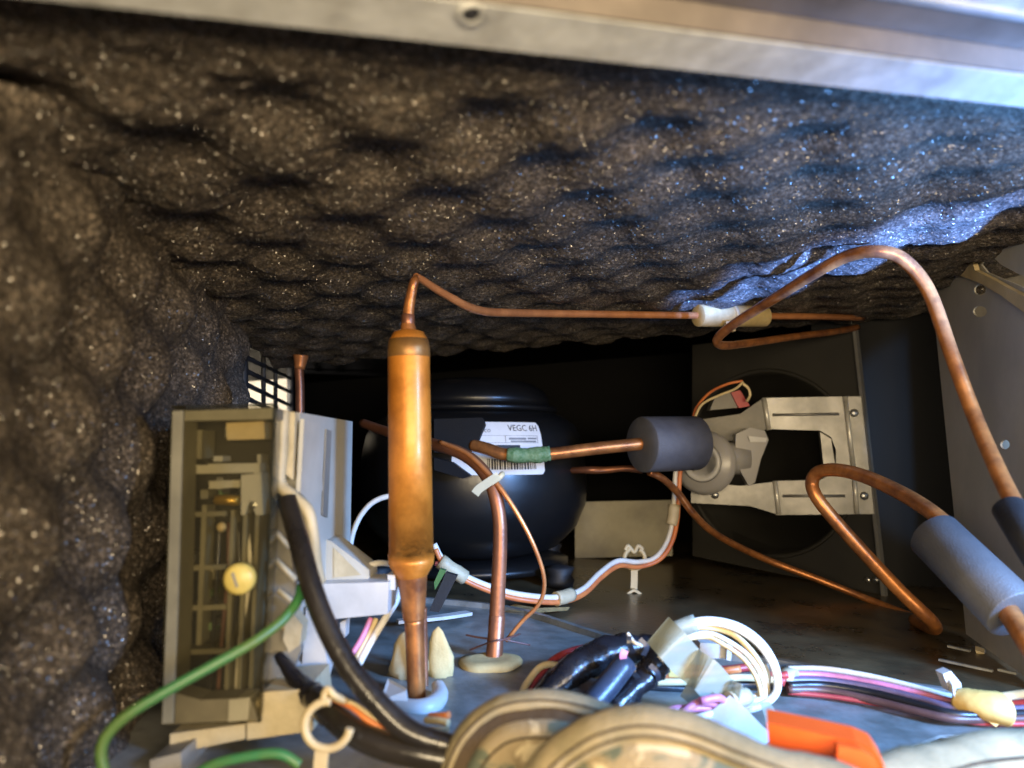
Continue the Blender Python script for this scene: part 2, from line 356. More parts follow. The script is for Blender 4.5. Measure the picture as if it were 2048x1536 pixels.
# ceiling board over the foam, left wall, rear wall, dark recess wall on the right
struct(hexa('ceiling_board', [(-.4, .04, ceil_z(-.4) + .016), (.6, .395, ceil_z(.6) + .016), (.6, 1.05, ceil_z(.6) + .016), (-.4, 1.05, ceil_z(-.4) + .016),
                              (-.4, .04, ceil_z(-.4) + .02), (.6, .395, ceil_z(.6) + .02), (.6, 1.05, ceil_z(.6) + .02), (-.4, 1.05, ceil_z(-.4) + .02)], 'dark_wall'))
LA, LB = (-0.123, 0.178), (-0.193, 0.568)                   # plan line of the left wall
def lw(y): return LA[0] + (LB[0] - LA[0]) * (y - LA[1]) / (LB[1] - LA[1])
def lwall(name, y0, y1, z0, z1, off=0.012, m='dark_wall'):
    return hexa(name, [(lw(y0) - off, y0, z0), (lw(y1) - off, y1, z0), (lw(y1) - off - .002, y1, z0), (lw(y0) - off - .002, y0, z0),
                       (lw(y0) - off, y0, z1), (lw(y1) - off, y1, z1), (lw(y1) - off - .002, y1, z1), (lw(y0) - off - .002, y0, z1)], m)
wl = struct(lwall('wall_left', -0.02, 0.495, -0.003, 0.23))
for a in ((0.497, 0.88, -0.003, 0.138), (0.497, 0.88, 0.205, 0.232), (0.882, 1.05, -0.003, 0.232)):
    w_ = lwall('wall_panel', *a); w_.parent = wl
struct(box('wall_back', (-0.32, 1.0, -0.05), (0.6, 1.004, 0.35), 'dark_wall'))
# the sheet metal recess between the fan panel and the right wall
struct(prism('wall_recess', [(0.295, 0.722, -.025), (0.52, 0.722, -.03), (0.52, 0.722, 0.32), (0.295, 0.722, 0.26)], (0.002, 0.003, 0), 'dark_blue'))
ra = P(1885, 1300, .60)

# right wall panel, slightly leaning, with round holes and a slot
B1 = PF(1932, 1268); T1 = PC(1862, 566, 0.012); B2 = PF(2048, 1352); T2 = PC(2048, 395, 0.012)
B3 = B1 + (B2 - B1) * 1.25; T3 = T1 + (T2 - T1) * 1.2
NRW = (T1 - B1).cross(B3 - B1).normalized()
if NRW.x < 0: NRW = -NRW
def onR(px, py):
    r = ray(px, py); t = (B1 - CAM).dot(NRW) / r.dot(NRW); return CAM + r * t
def rw(v): return v - NRW * (v - B1).dot(NRW)
def circ(px, py, rx, ry, ang=0, n=14):
    out = []
    for i in range(n):
        w = 2 * math.pi * i / n; x = rx * math.cos(w); y = ry * math.sin(w); c, s = math.cos(ang), math.sin(ang)
        out.append(onR(px + x * c - y * s, py + x * s + y * c))
    return out
holes = [circ(1944, 535, 14, 6, -.5), circ(1960, 580, 12, 11, 0), circ(1960, 623, 14, 11, .1), circ(2010, 889, 9.5, 9.5), circ(2032, 1084, 10, 17, -.35)]
holes.append([onR(*p) for p in ((1962, 528), (1975, 517), (1990, 518), (2003, 530), (2060, 560), (2060, 582), (2040, 572), (1975, 545))])
wr = struct(prism('wall_right', [B1, rw(T1), rw(T3), B3], NRW * 0.001, 'panel_grey', None, 0, holes))
cl = tag(prism('slot_trim', [onR(*p) - NRW * .0012 for p in ((1912, 543), (1958, 520), (1964, 540), (2000, 558), (2075, 598), (2075, 632), (2020, 592), (1975, 566))], -NRW * .003, 'cream', None, .0006),
         'cream plastic trim strip below the dark slot in the right wall', 'trim')
# slits of light, built as pale strips, at the foot of the right wall
for i, s_ in enumerate((((1896, 1292), (1940, 1302)), ((1878, 1319), (1985, 1342)), ((1996, 1339), (2034, 1347)))):
    a, b = PF(*s_[0], .0012), PF(*s_[1], .0012)
    tag(ribbon('light_slit_strip', [a, b], 0.0026, 0.0012, 'flange', None, (0, 1, 0)),
        ('short pale strip standing for a slit of light on the floor below the right wall', 'long pale strip standing for a slit of light on the floor below the right wall', 'rightmost small pale strip standing for a slit of light on the floor below the right wall')[i], 'light strip')
tag(prism('foam_crumb', [P(*p) for p in ((1950, 1300, .47), (1968, 1306, .47), (1974, 1322, .47), (1958, 1318, .47))], (0.004, .006, .001), 'cream', None, .001),
    'small tan crumb on the floor by the foot of the right wall', 'crumb')

# ------------------------------------------------------------------ foam
def smoothstep(a, b, x): t = np.clip((x - a) / (b - a), 0, 1); return t * t * (3 - 2 * t)
def grid_mesh(name, X, Y, Z, m, parent=None):
    nu, nv = X.shape; V = np.stack([X, Y, Z], -1).reshape(-1, 3)
    i = np.arange(nu - 1)[:, None] * nv + np.arange(nv - 1)[None]; i = i.ravel()
    Fc = np.stack([i, i + 1, i + nv + 1, i + nv], -1)
    me = bpy.data.meshes.new(name); me.from_pydata(V.tolist(), [], Fc.tolist()); me.update()
    for p in me.polygons: p.use_smooth = True
    return link(name, me, m, parent)
def vnoise(X, Y, f, seed):
    rs = np.random.RandomState(seed); G = rs.rand(64, 64)
    u = X * f; v = Y * f; iu = np.floor(u).astype(int); iv = np.floor(v).astype(int); fu = u - iu; fv = v - iv
    fu = fu * fu * (3 - 2 * fu); fv = fv * fv * (3 - 2 * fv); g = lambda a, b: G[a % 64, b % 64]
    return (g(iu, iv) * (1 - fu) + g(iu + 1, iv) * fu) * (1 - fv) + (g(iu, iv + 1) * (1 - fu) + g(iu + 1, iv + 1) * fu) * fv - .5
# egg crate sheet under the ceiling, running with the front rail
ya = math.radians(17); ca, sa = math.cos(ya), math.sin(ya)
nu, nv = 420, 420
UU, VV = np.meshgrid(np.linspace(0, 1, nu), np.linspace(0, 1, nv), indexing='ij')
Ys = 0.139 + 0.358 * (-0.15 + VV * 0.55 + 0.084) + 0.004; Yc = Ys + UU * (0.70 - Ys); Xl = LA[0] + (LB[0] - LA[0]) * (Yc - LA[1]) / (LB[1] - LA[1]) - 0.008
Xc = Xl + VV * (0.40 - Xl)
a_ = Xc * ca + Yc * sa; b_ = -Xc * sa + Yc * ca
wx = vnoise(Xc, Yc, 14, 1) * .010; wy = vnoise(Xc, Yc, 14, 2) * .010
LX, LY = 0.058, 0.068
eg = np.cos(2 * np.pi * (a_ + wx + .006) / LX) * np.cos(2 * np.pi * (b_ + wy - .203) / LY)
eg = np.where(eg > 0, eg * 1.25, eg * .80); amp = 0.0043 * smoothstep(0.165, 0.205, b_)
Zc = H + 0.0952 + .08 * Xc + amp * eg * (1 + .25 * vnoise(Xc, Yc, 20, 3)) + .0008 * vnoise(Xc, Yc, 160, 4) * 2 + .0004 * vnoise(Xc, Yc, 500, 5) * 2
fo = grid_mesh('acoustic_foam', Xc, Yc, Zc, 'foam'); tag(fo, 'charcoal egg-crate foam sheet lining the ceiling behind the metal rail', 'foam')
sm = fo.modifiers.new('thickness', 'SOLIDIFY'); sm.thickness = 0.006; sm.offset = -1 if fo.data.polygons[0].normal.z < 0 else 1
# left wall sheet
Yw = 0.0 + UU * 0.50; Zw = -0.002 + VV * (ceil_z(-.15) + .006)
e2_ = np.cos(2 * np.pi * (Yw * 1.0 + vnoise(Yw, Zw, 14, 6) * .022 + .018) / .058) * np.cos(2 * np.pi * (Zw + vnoise(Yw, Zw, 14, 7) * .022 + .006) / .060)
Xw = LA[0] + (LB[0] - LA[0]) * (Yw - LA[1]) / (LB[1] - LA[1]) + .0066 * e2_ * (1 + .7 * vnoise(Yw, Zw, 18, 16)) + .006 * vnoise(Yw, Zw, 22, 17) + .0008 * vnoise(Yw, Zw, 160, 8) * 2 + .0004 * vnoise(Yw, Zw, 500, 9) * 2
fo2 = grid_mesh('acoustic_foam', Xw, Yw, Zw, 'foam'); tag(fo2, 'charcoal egg-crate foam sheet standing on the left wall beside the terminal box', 'foam')
sm = fo2.modifiers.new('thickness', 'SOLIDIFY'); sm.thickness = 0.006; sm.offset = -1 if fo2.data.polygons[0].normal.x > 0 else 1

# ------------------------------------------------------------------ front rail
RA, RB = PC(130, 0, -.004), PC(2048, 212, -.004)
rd = (RB - RA).normalized(); RA = RA - rd * 0.06; RB = RB + rd * 0.08
rail = thing('metal_rail', 'galvanised metal rail across the top with a punched hole', 'rail', RA)
back = Vector((-rd.y, rd.x, 0)).normalized()
def railp(s, out, up): return RA + rd * s - back * out + Vector((0, 0, up))
RLn = (RB - RA).length
def profile(name, sec, m, parent, s0=0, s1=None, bevel=0.0):
    s1 = RLn if s1 is None else s1
    return prism(name, [railp(s0, o, u) for o, u in sec], rd * (s1 - s0), m, parent, bevel)
# where rays of the rail's upper edge meet its sloping face
profile('lip', [(0, 0), (0.0010, -.001), (0.0125, .0018), (0.0125, .0032), (0.001, .0010), (0, .012), (-.001, .012)], 'steel_rail', rail)
profile('groove', [(0.0127, .0022), (0.0135, .0022), (0.0145, .0100), (0.0137, .0100)], 'rail_inner', rail)
profile('upper_profile', [(0.0147, .0080), (0.0240, .0095), (0.0240, .0110), (0.0147, .0095)], 'rail_inner', rail)
profile('upper_edge', [(0.0242, .0090), (0.0262, .0090), (0.0262, .0120), (0.0242, .0120)], 'steel_rail', rail, bevel=.0004)
profile('upper_flange', [(0.0264, .0105), (0.06, .0155), (0.06, .017), (0.0264, .0120)], 'steel_rail', rail)
# punched hole with a burr
def onrail(px, py):
    n = (railp(0, .0125, .0018) - railp(0, .0012, -.001)).cross(rd).normalized(); q = railp(0, .0012, -.001); r = ray(px, py)
    return CAM + r * ((q - CAM).dot(n) / r.dot(n)), (n if n.z < 0 else -n)
hc, hn = onrail(942, 24)
lathe('hole_burr', [(.0028, -.0002), (.0031, .0006), (.0024, .0012), (.0018, .0002)], hc, hn, 'steel_rail', rail, 16)
hr = lathe('hole', [(.0020, .0001), (.0018, .0006), (.0001, .00065)], hc, hn, 'ink', rail, 14)

# ================================================================== VENT GRILLE in the far left wall
gr = thing('vent_grille', 'black vent grille with pale daylight behind it, left of the copper stub', 'grille', (lw(.63) - .012, .63, .14))
def lwp(px, py):
    r = ray(px, py); a, b = (lw(.5) - .011, .5), (lw(.77) - .011, .77)
    return PV(px, py, a, b)
GT = lambda p: Vector((0.0, 0.0, 0.0)) + p
for i, x in enumerate((486, 527, 551, 581)):
    tube('bar', [lwp(x, 690), lwp(x, 830)], 0.0022 if i in (1, 2) else .004, 'dark_rubber', gr, 8, 2)
for y0 in (652, 682, 711, 738, 765, 792, 818):
    tube('bar', [lwp(484, y0), lwp(584, y0 + 48)], 0.0021, 'dark_rubber', gr, 8, 2)
bo = box('outer_board', (-.46, .93, .06), (-.274, .933, .32), 'pale_board'); struct(bo)
spot('grille_board_fill', (-.36, .76, .06), (-.30, .93, .19), 110, 5.0, (1.0, .90, .76), .01)  # lamp added to brighten the pale board behind the grille
struct(box('hole_backing_board', (.37, .34, -.03), (.373, .600, .25), 'pale_board'))  # board added behind the right wall so its holes look bright
spot('hole_backing_fill', (.345, .44, .12), (.37, .54, .12), 44, 1.6, (.20, .50, 1.0), .006)  # lamp added in the gap to light that board blue

# ================================================================== COMPRESSOR
cx, cy, cr = -0.036, 0.700, 0.106
comp = thing('compressor', 'glossy black refrigeration compressor with a white label in the rear', 'compressor', (cx, cy, 0))
CP = [(.0001, .012), (.050, .014), (.078, .022), (.096, .040), (.1045, .060), (.106, .078), (.105, .094), (.103, .108), (.100, .122), (.095, .132), (.084, .140), (.074, .1435)]
lathe('shell', [*CP], (cx, cy, 0), (0, 0, 1), 'black_paint', comp, 72)
lathe('seam_flange', [(.070, .1432), (.077, .1435), (.079, .146), (.077, .1490), (.070, .1495)], (cx, cy, 0), (0, 0, 1), 'black_paint', comp, 72)
lathe('lid', [(.0715, .1495), (.071, .156), (.066, .164), (.054, .171), (.032, .175), (.0001, .176)], (cx, cy, 0), (0, 0, 1), 'black_paint', comp, 72)
lathe('base_plate', [(.085, .004), (.088, .004), (.088, .010), (.050, .0145)], (cx, cy, 0), (0, 0, 1), 'black_paint', comp, 40)
for fx, fy in ((.075, -.075), (-.075, -.075), (.075, .075)):
    lathe('foot', [(.011, -.004), (.013, .002), (.010, .006), (.013, .012), (.004, .014)], (cx + fx, cy + fy, 0), (0, 0, 1), 'dark_rubber', comp, 18)
# label: a patch wrapped on the shell
def rz(z): return float(np.interp(z, [b for a, b in CP[5:]], [a for a, b in CP[5:]]))
def on_shell(u, z, lift): return Vector((cx + (rz(z) + .0008 + lift) * math.sin(u), cy - (rz(z) + .0008 + lift) * math.cos(u), z))
def ang(px):                                        # angle on the shell seen at this pixel column
    best = min(((abs(1024 + F * (cx + .103 * math.sin(u)) / (cy - .103 * math.cos(u)) - px), u) for u in np.linspace(-1.2, 1.2, 2401)))
    return best[1]
u0, u1 = ang(905), ang(1084); zt = P(1000, 843, .597).z; zb = P(1000, 950, .597).z
lab = None
def patch(name, ua, ub, za, zb_, lift, m, parent, n=20, rc=0.0):
    V = []; Fc = []
    for i in range(n + 1):
        t = i / n; u = ua + (ub - ua) * t; e = min(t, 1 - t) * abs(ub - ua) * .106
        k = rc - math.sqrt(max(0, rc * rc - (rc - e) ** 2)) if e < rc else 0
        V += [on_shell(u, za + k + (zb_ - za - 2 * k) * j / 5, lift) for j in range(6)]
        if i: Fc += [(6 * i - 6 + j, 6 * i + j, 6 * i + j + 1, 6 * i - 5 + j) for j in range(5)]
    return mesh(name, V, Fc, m, parent, True)
lab = patch('label', u0, u1, zb, zt, .0006, 'paper', comp, 40, .003)
def lu(f): return u0 + (u1 - u0) * f
def lz(f): return zb + (zt - zb) * f
def wrapped_text(txt, fu, fz, h, m):
    c = bpy.data.curves.new('print', 'FONT'); c.body = txt; c.size = h; c.resolution_u = 2
    o = bpy.data.objects.new('tmp', c); COL.objects.link(o); bpy.context.view_layer.update()
    me = bpy.data.meshes.new_from_object(o.evaluated_get(bpy.context.evaluated_depsgraph_get())); bpy.data.objects.remove(o)
    for v in me.vertices: v.co = on_shell(lu(fu) + v.co.x / .106, lz(fz) + v.co.y, .0010)
    return link('print', me, m, lab)
wrapped_text('VEGC 6H', .60, .83, .0072, 'ink'); wrapped_text('aco', .30, .80, .0060, 'ink_grey')
for fa, fb, ga, gb in ((.30, .95, .735, .742), (.30, .95, .60, .607), (.56, .565, .60, .742), (.94, .945, .60, .742), (.60, .80, .66, .70), (.62, .92, .615, .645), (.82, .93, .67, .70)):
    patch('print', lu(fa), lu(fb), lz(ga), lz(gb), .0009, 'ink_grey', lab, 6)
patch('print', lu(.44), lu(.72), lz(.48), lz(.56), .0009, 'ink', lab, 6)
f_ = .36; rb = random.Random(3)
while f_ < .90:
    w = rb.choice((.007, .012, .02)); patch('barcode_bar', lu(f_), lu(f_ + w), lz(.10), lz(.30), .0009, 'ink', lab, 1); f_ += w + rb.choice((.008, .014))
# electrical cover of the compressor, left of the label
prism('terminal_cover', pts([(868, 838, .575), (965, 835, .575), (970, 848, .575), (955, 885, .575), (940, 905, .575), (868, 905, .575)]), (0, .03, 0), 'cover_black', comp, .003)
prism('cover_flap', pts([(868, 915, .578), (905, 925, .578), (942, 952, .578), (925, 957, .578), (868, 940, .578)]), (0, .02, 0), 'cover_black', comp, .002)

# copper stub standing at the far left
stub = thing('copper_stub', 'short flared copper stub tube standing behind the terminal box', 'pipe', P(600, 830, .62))
tube('tube', pts([(600, 850, .62), (600, 780, .62), (598, 735, .62)]), WP(18, .62), 'copper_dark', stub, 14)
tube('flared_end', pts([(599, 738, .62), (601, 722, .62), (602, 711, .62)]), [WP(20, .62), WP(31, .62)], 'copper_bright', stub, 14, 3)

# ================================================================== LOWER TRAY PANEL and FAN
tr = tag(prism('tray_panel', pts([(1150, 1004, .80), (1345, 1000, .80), (1345, 1112, .80), (1150, 1116, .80)]), (0, .004, 0), 'tray', None, .001), 'pale tan metal strip low behind the compressor, right side', 'panel')
FA, FB = (0.174, 0.84), (0.334, 0.655)
fd = Vector((FB[0] - FA[0], FB[1] - FA[1], 0)).normalized(); fn = Vector((fd.y, -fd.x, 0))          # fn points at the camera side
if fn.y > 0: fn = -fn
def onF(px, py, off=0.0): 
    o = fn * off; return PV(px, py, (FA[0] + o.x, FA[1] + o.y), (FB[0] + o.x, FB[1] + o.y))
fan = thing('fan_shroud', 'dark steel fan panel with a round opening behind the copper loop', 'panel', Vector((.30, .70, -.015)))
fc = onF(1528, 925); R_ = 0.0
ez = Vector((0, 0, 1))
Rf = (onF(1528, 1108) - fc).length
hole = [fc + fd * (Rf * math.cos(2 * math.pi * i / 40)) + ez * (Rf * math.sin(2 * math.pi * i / 40)) for i in range(40)]
prism('sheet', [onF(1385, 1112), onF(1775, 1192), onF(1712, 655), onF(1385, 690)], -fn * .0015, 'fan_panel', fan, 0, [hole])
prism('edge_flange', [onF(1768, 1190, .001), onF(1776, 1192, .001), onF(1716, 655, .001), onF(1710, 655, .001)], fn * .006, 'bracket', fan)
for px, py in ((1752, 1160), (1735, 1160)): screw('screw', onF(px, py, .0005), fn, .0028, fan)
lathe('opening_rim', [(Rf, 0), (Rf + .0015, .002), (Rf + .003, .002), (Rf + .004, 0)], fc, fn, 'fan_panel', fan, 48)
fb = thing('axial_fan', 'black fan rotor inside the round opening of the fan panel', 'fan', fc - fn * .03)
lathe('hub', [(.020, -.014), (.022, -.010), (.022, .012), (.001, .014)], fc - fn * .03, fn, 'black_paint', fb, 28)
for k in range(5):
    th = 2 * math.pi * k / 5 + .35
    V = []; n1, n2 = 8, 6
    for i in range(n1 + 1):
        rr = .020 + (Rf - .026) * i / n1
        for j in range(n2 + 1):
            a = th + (j / n2 - .5) * (.95 - .25 * i / n1) + .25 * i / n1; zz = (j / n2 - .5) * .020
            V.append(fc - fn * .03 + fd * (rr * math.cos(a)) + ez * (rr * math.sin(a)) + fn * zz)
    Q = [(i * 7 + j, i * 7 + j + 1, i * 7 + j + 8, i * 7 + j + 7) for i in range(n1) for j in range(n2)]
    bl = mesh('blade', V, Q, 'fan_black', fb, True); bl.modifiers.new('t', 'SOLIDIFY').thickness = .0012
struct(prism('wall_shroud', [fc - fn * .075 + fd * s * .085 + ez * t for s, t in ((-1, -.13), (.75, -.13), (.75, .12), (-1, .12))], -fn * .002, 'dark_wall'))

# bracket carrying the motor
KA, KB = P(1380, 900, .700), P(1745, 900, .660)
ka, kb = (KA.x, KA.y), (KB.x, KB.y); kd = (KB - KA); kd.z = 0; kd.normalize(); kn = Vector((kd.y, -kd.x, 0))
def onK(px, py, off=0.0): return PV(px, py, (ka[0] + kn.x * off, ka[1] + kn.y * off), (kb[0] + kn.x * off, kb[1] + kn.y * off))
br = thing('motor_bracket', 'folded sheet steel bracket holding the fan motor on the fan panel', 'bracket', P(1740, 1030, .66))
K = lambda s: [onK(*p) for p in s]
prism('plate', K([(1524, 796), (1686, 793), (1722, 793), (1748, 1028), (1552, 1030), (1546, 962), (1640, 960), (1672, 944), (1672, 900), (1662, 874), (1640, 861), (1534, 858)]), -kn * .0015, 'bracket', br, .0004)
prism('upper_arm', K([(1524, 798), (1533, 858), (1490, 880), (1382, 886), (1382, 842), (1480, 828)]), -kn * .0015 - kn * .004, 'housing_dim', br, .0004)
prism('lower_arm', K([(1546, 964), (1553, 1028), (1500, 1012), (1382, 1006), (1382, 962), (1480, 972)]), -kn * .0055, 'bracket', br, .0004)
for a, b in (((1528, 796), (1538, 860)), ((1550, 962), (1558, 1029)), ((1690, 793), (1708, 944)), ((1708, 945), (1714, 1028))):
    tube('fold', [onK(*a, .001), onK(*b, .001)], .0022, 'fold_highlight', br, 8, 2)
for a, b in (((1545, 830), (1678, 828)), ((1565, 992), (1690, 992))): tube('bead', [onK(*a, .0002), onK(*b, .0002)], .0013, 'bracket', br, 8, 2)
prism('inner_tab', K([(1640, 864), (1662, 878), (1672, 940), (1650, 955)]), -kn * .012, 'bracket', br)
for px, py in ((1708, 826), (1728, 992), (1430, 990)): screw('screw', onK(px, py, .0005), kn, .0036, br)
# motor with milky plastic hub and wedge
mo = thing('fan_motor', 'fan motor with milky plastic hub discs between the bracket arms', 'motor', P(1430, 990, .67))
ax = (P(1540, 905, .66) - P(1400, 905, .66)).normalized()
lathe('hub_disc', [(.001, -.002), (.012, -.002), (.024, 0), (.0285, .004), (.028, .007), (.020, .010), (.009, .012)], P(1405, 925, .655), (Vector((.55, .8, -.05))), 'milky', mo, 36)
lathe('hub_ring', [(.012, -.001), (.014, -.004), (.016, -.004), (.0175, -.001)], P(1405, 925, .653), Vector((.55, .8, -.05)), 'white_plastic', mo, 36)
tube('spindle', pts([(1385, 918, .648), (1406, 922, .652)]), .006, 'white_plastic', mo, 14, 2)
tube('motor_can', pts([(1415, 915, .668), (1490, 918, .672)]), WP(64, .668), 'milky', mo, 28, 2)
prism('wedge', pts([(1472, 868, .66), (1500, 855, .66), (1530, 862, .66), (1537, 880, .66), (1522, 918, .66), (1510, 965, .66), (1498, 972, .66), (1484, 948, .66), (1470, 915, .66)]), (.004, .022, 0), 'milky', mo, .003, segs=3)
prism('wedge_rib', pts([(1497, 872, .6575), (1534, 876, .6575), (1532, 884, .6575), (1500, 884, .6575)]), (.001, .004, 0), 'white_plastic', mo, .0008)
mw = thing('motor_lead', 'thin cream and red lead wires looping over the grey foam sleeve', 'wire', P(1390, 830, .63))
tube('wire', pts([(1386, 838, .62), (1393, 815, .63), (1420, 785, .64), (1455, 768, .65), (1485, 762, .65)]), WP(5.5, .63), 'wire_orange', mw, 8)
tube('wire', pts([(1389, 836, .618), (1405, 808, .625), (1440, 790, .635), (1470, 778, .64), (1486, 764, .645)]), WP(5, .63), 'wire_cream', mw, 8)
tube('wire', pts([(1484, 766, .65), (1496, 776, .65), (1500, 790, .65), (1494, 802, .655)]), WP(5.5, .65), 'wire_cream', mw, 8)
prism('connector', pts([(1430, 795, .665), (1460, 785, .665), (1478, 815, .665), (1420, 820, .665)]), (0, .012, 0), 'housing_dim', mw, .001)
prism('connector_cap', pts([(1462, 785, .662), (1480, 780, .662), (1500, 812, .662), (1478, 816, .662)]), (0, .010, 0), 'wire_red', mw, .001)

# ================================================================== REFRIGERANT PIPES
def foam_sleeve(name, a, b, r, m, parent, ri=.004, segs=36):
    a, b = Vector(a), Vector(b); L_ = (b - a).length; e = r * .05
    return lathe(name, [(ri, .0), (r - e, 0), (r, e), (r, L_ - e), (r - e, L_), (ri, L_)], a, b - a, m, parent, segs)
# filter drier canister
fdz = thing('filter_drier', 'orange lacquered copper filter drier canister standing upright in front', 'canister', PF(832, 1405))
D = .335
def VP_(px, py): return P(px, py, D)
tp, bt = VP_(817, 660), VP_(823, 1160); axis = bt - tp; AL = axis.length; pxm = D / F
lathe('body', [(16 * pxm, 0), (30 * pxm, .001), (40 * pxm, .005), (42 * pxm, .009), (42.5 * pxm, .05), (44 * pxm, .105), (46 * pxm, AL - .012), (44 * pxm, AL - .007), (34 * pxm, AL - .003), (26 * pxm, AL)], tp, axis, 'lacquer_copper', fdz, 48)
lathe('end_band', [(39.8 * pxm, .0045), (42.6 * pxm, .009), (42.8 * pxm, .0125), (42.4 * pxm, .0127)], tp, axis, 'lacquer_cap', fdz, 48)
tube('upper_neck', [VP_(817, 668), VP_(816, 645), VP_(818, 615), VP_(823, 585), VP_(829, 562), P(833, 553, .340)], [18 * pxm, 13 * pxm, 11 * pxm, 10 * pxm, 9 * pxm, 5 * pxm], 'copper', fdz, 16)
lathe('joint_collar', [(11 * pxm, -.003), (13.5 * pxm, -.002), (13.5 * pxm, .003), (11 * pxm, .004)], VP_(816, 640), axis, 'copper_dark', fdz, 20)
tube('lower_neck', [VP_(824, 1150), VP_(826, 1185), VP_(827, 1215), VP_(828, 1240)], [30 * pxm, 26 * pxm, 23 * pxm, 21 * pxm], 'copper', fdz, 20)
tube('outlet_tube', [VP_(828, 1236), VP_(831, 1320), VP_(834, 1412)], [19.5 * pxm, 18 * pxm, 18 * pxm], 'copper', fdz, 20)
tube('side_tube', [P(846, 1215, .350), P(848, 1290, .352), P(850, 1400, .350)], WP(15, .35), 'copper_dark', fdz, 12)

cap = thing('capillary_tube', 'thin bright copper capillary running right from the filter drier under the foam', 'pipe', P(833, 553, .34))
tube('tube', pts([(832, 553, .340), (845, 560, .346), (872, 578, .36), (905, 597, .375), (935, 613, .39), (965, 622, .41), (1000, 625, .43), (1100, 627, .48), (1250, 629, .52), (1395, 631, .55), (1530, 632, .58), (1640, 633, .61), (1725, 636, .668)]),
     [.0016, .0020, .0024, .0026, .0026, .0026], 'copper_bright', cap, 12)
sl = thing('foam_sleeve', 'cream foam sleeve tied round the thin copper capillary below the ceiling', 'sleeve', P(1460, 632, .555))
foam_sleeve('sleeve', P(1396, 631, .548), P(1529, 633, .575), WP(44, .56), 'cream_foam', sl, .0028)
lathe('tie', [(WP(43, .56), -.0012), (WP(48, .56), -.0012), (WP(48, .56), .0014), (WP(43, .56), .0014)], P(1461, 632, .560), P(1529, 633, .575) - P(1396, 631, .548), 'cream', sl, 24)
box('tie_tail', P(1453, 662, .545), P(1466, 645, .551), 'cream', sl)

big = thing('copper_pipe', 'long copper pipe arching from the cream sleeve down the right wall', 'pipe', P(1440, 690, .55))
tube('tube', pts([(1715, 655, .668), (1665, 664, .64), (1590, 673, .61), (1500, 686, .555), (1452, 691, .53), (1434, 685, .52), (1442, 669, .51), (1480, 640, .49), (1560, 590, .445), (1640, 540, .405), (1700, 511, .385), (1750, 503, .372), (1795, 512, .368), (1835, 548, .366), (1865, 600, .362), (1900, 700, .352), (1950, 835, .34), (2000, 950, .315), (2060, 1070, .29)]),
     [.0028, .0030, .0032, .0033, .0034, .0034, .0035], 'copper', big, 14)
foam_sleeve('foam_sleeve', P(2018, 1016, .305), P(2090, 1130, .28), WP(64, .30), 'dark_rubber', big, .0034)

loop = thing('copper_loop', 'hairpin copper pipe loop entering a grey foam sleeve at the right', 'pipe', P(1865, 1250, .52))
tube('tube', pts([(1905, 1060, .375), (1860, 1022, .39), (1800, 985, .42), (1730, 953, .45), (1675, 940, .47), (1638, 944, .485), (1624, 964, .49), (1632, 992, .488), (1665, 1035, .485), (1730, 1108, .48), (1800, 1182, .475), (1845, 1225, .472), (1864, 1244, .476), (1870, 1256, .488), (1858, 1254, .51), (1830, 1240, .545)]),
     [.0042, .0042, .0043, .0043, .0044], 'copper', loop, 16)
foam_sleeve('foam_sleeve', P(1868, 1070, .37), P(2030, 1230, .325), WP(106, .35), 'grey_foam', loop, .0042)
tube('lower_tube', pts([(1990, 1190, .335), (2015, 1222, .325), (2050, 1275, .31), (2090, 1340, .30)]), WP(42, .32), 'copper', loop, 16)

fl = thing('copper_pipe', 'thin copper pipe slanting across the floor below the motor bracket', 'pipe', PF(1850, 1245))
tube('tube', pts([(1298, 944, .60), (1325, 957, .605), (1355, 985, .615), (1385, 1025, .62), (1420, 1060, .63), (1470, 1090, .64), (1540, 1122, .65), (1640, 1160, .64), (1740, 1200, .62), (1850, 1243, .58)]), WP(14, .62), 'copper', fl, 12)

gp = thing('copper_pipe', 'straight copper pipe from the compressor into the grey foam ring, wrapped in green tape', 'pipe', P(960, 895, .57))
tube('tube', pts([(945, 890, .578), (975, 898, .572), (1010, 909, .568), (1060, 911, .566), (1110, 907, .566), (1200, 896, .57), (1290, 887, .575)]), WP(25, .57), 'copper', gp, 16)
tube('green_tape', pts([(1014, 909, .566), (1040, 911, .5655), (1070, 910, .5655), (1100, 907, .566)]), [WP(27, .57), WP(32, .57), WP(28, .57), WP(33, .57), WP(29, .57)], 'green_tape', gp, 18, 6, jitter=.06)
foam_sleeve('foam_ring', P(1283, 889, .572), P(1392, 886, .595), WP(110, .58), 'charcoal_foam', gp, .0052, 44)
ps = tag(tube('copper_stub', pts([(1130, 941, .65), (1172, 940, .63), (1210, 940, .63), (1250, 937, .63), (1285, 940, .63)]), [WP(12, .63), WP(15, .63), WP(12, .63), WP(14, .63)], 'copper_dark', None, 12), 'short copper stub end between compressor and grey foam ring', 'pipe')

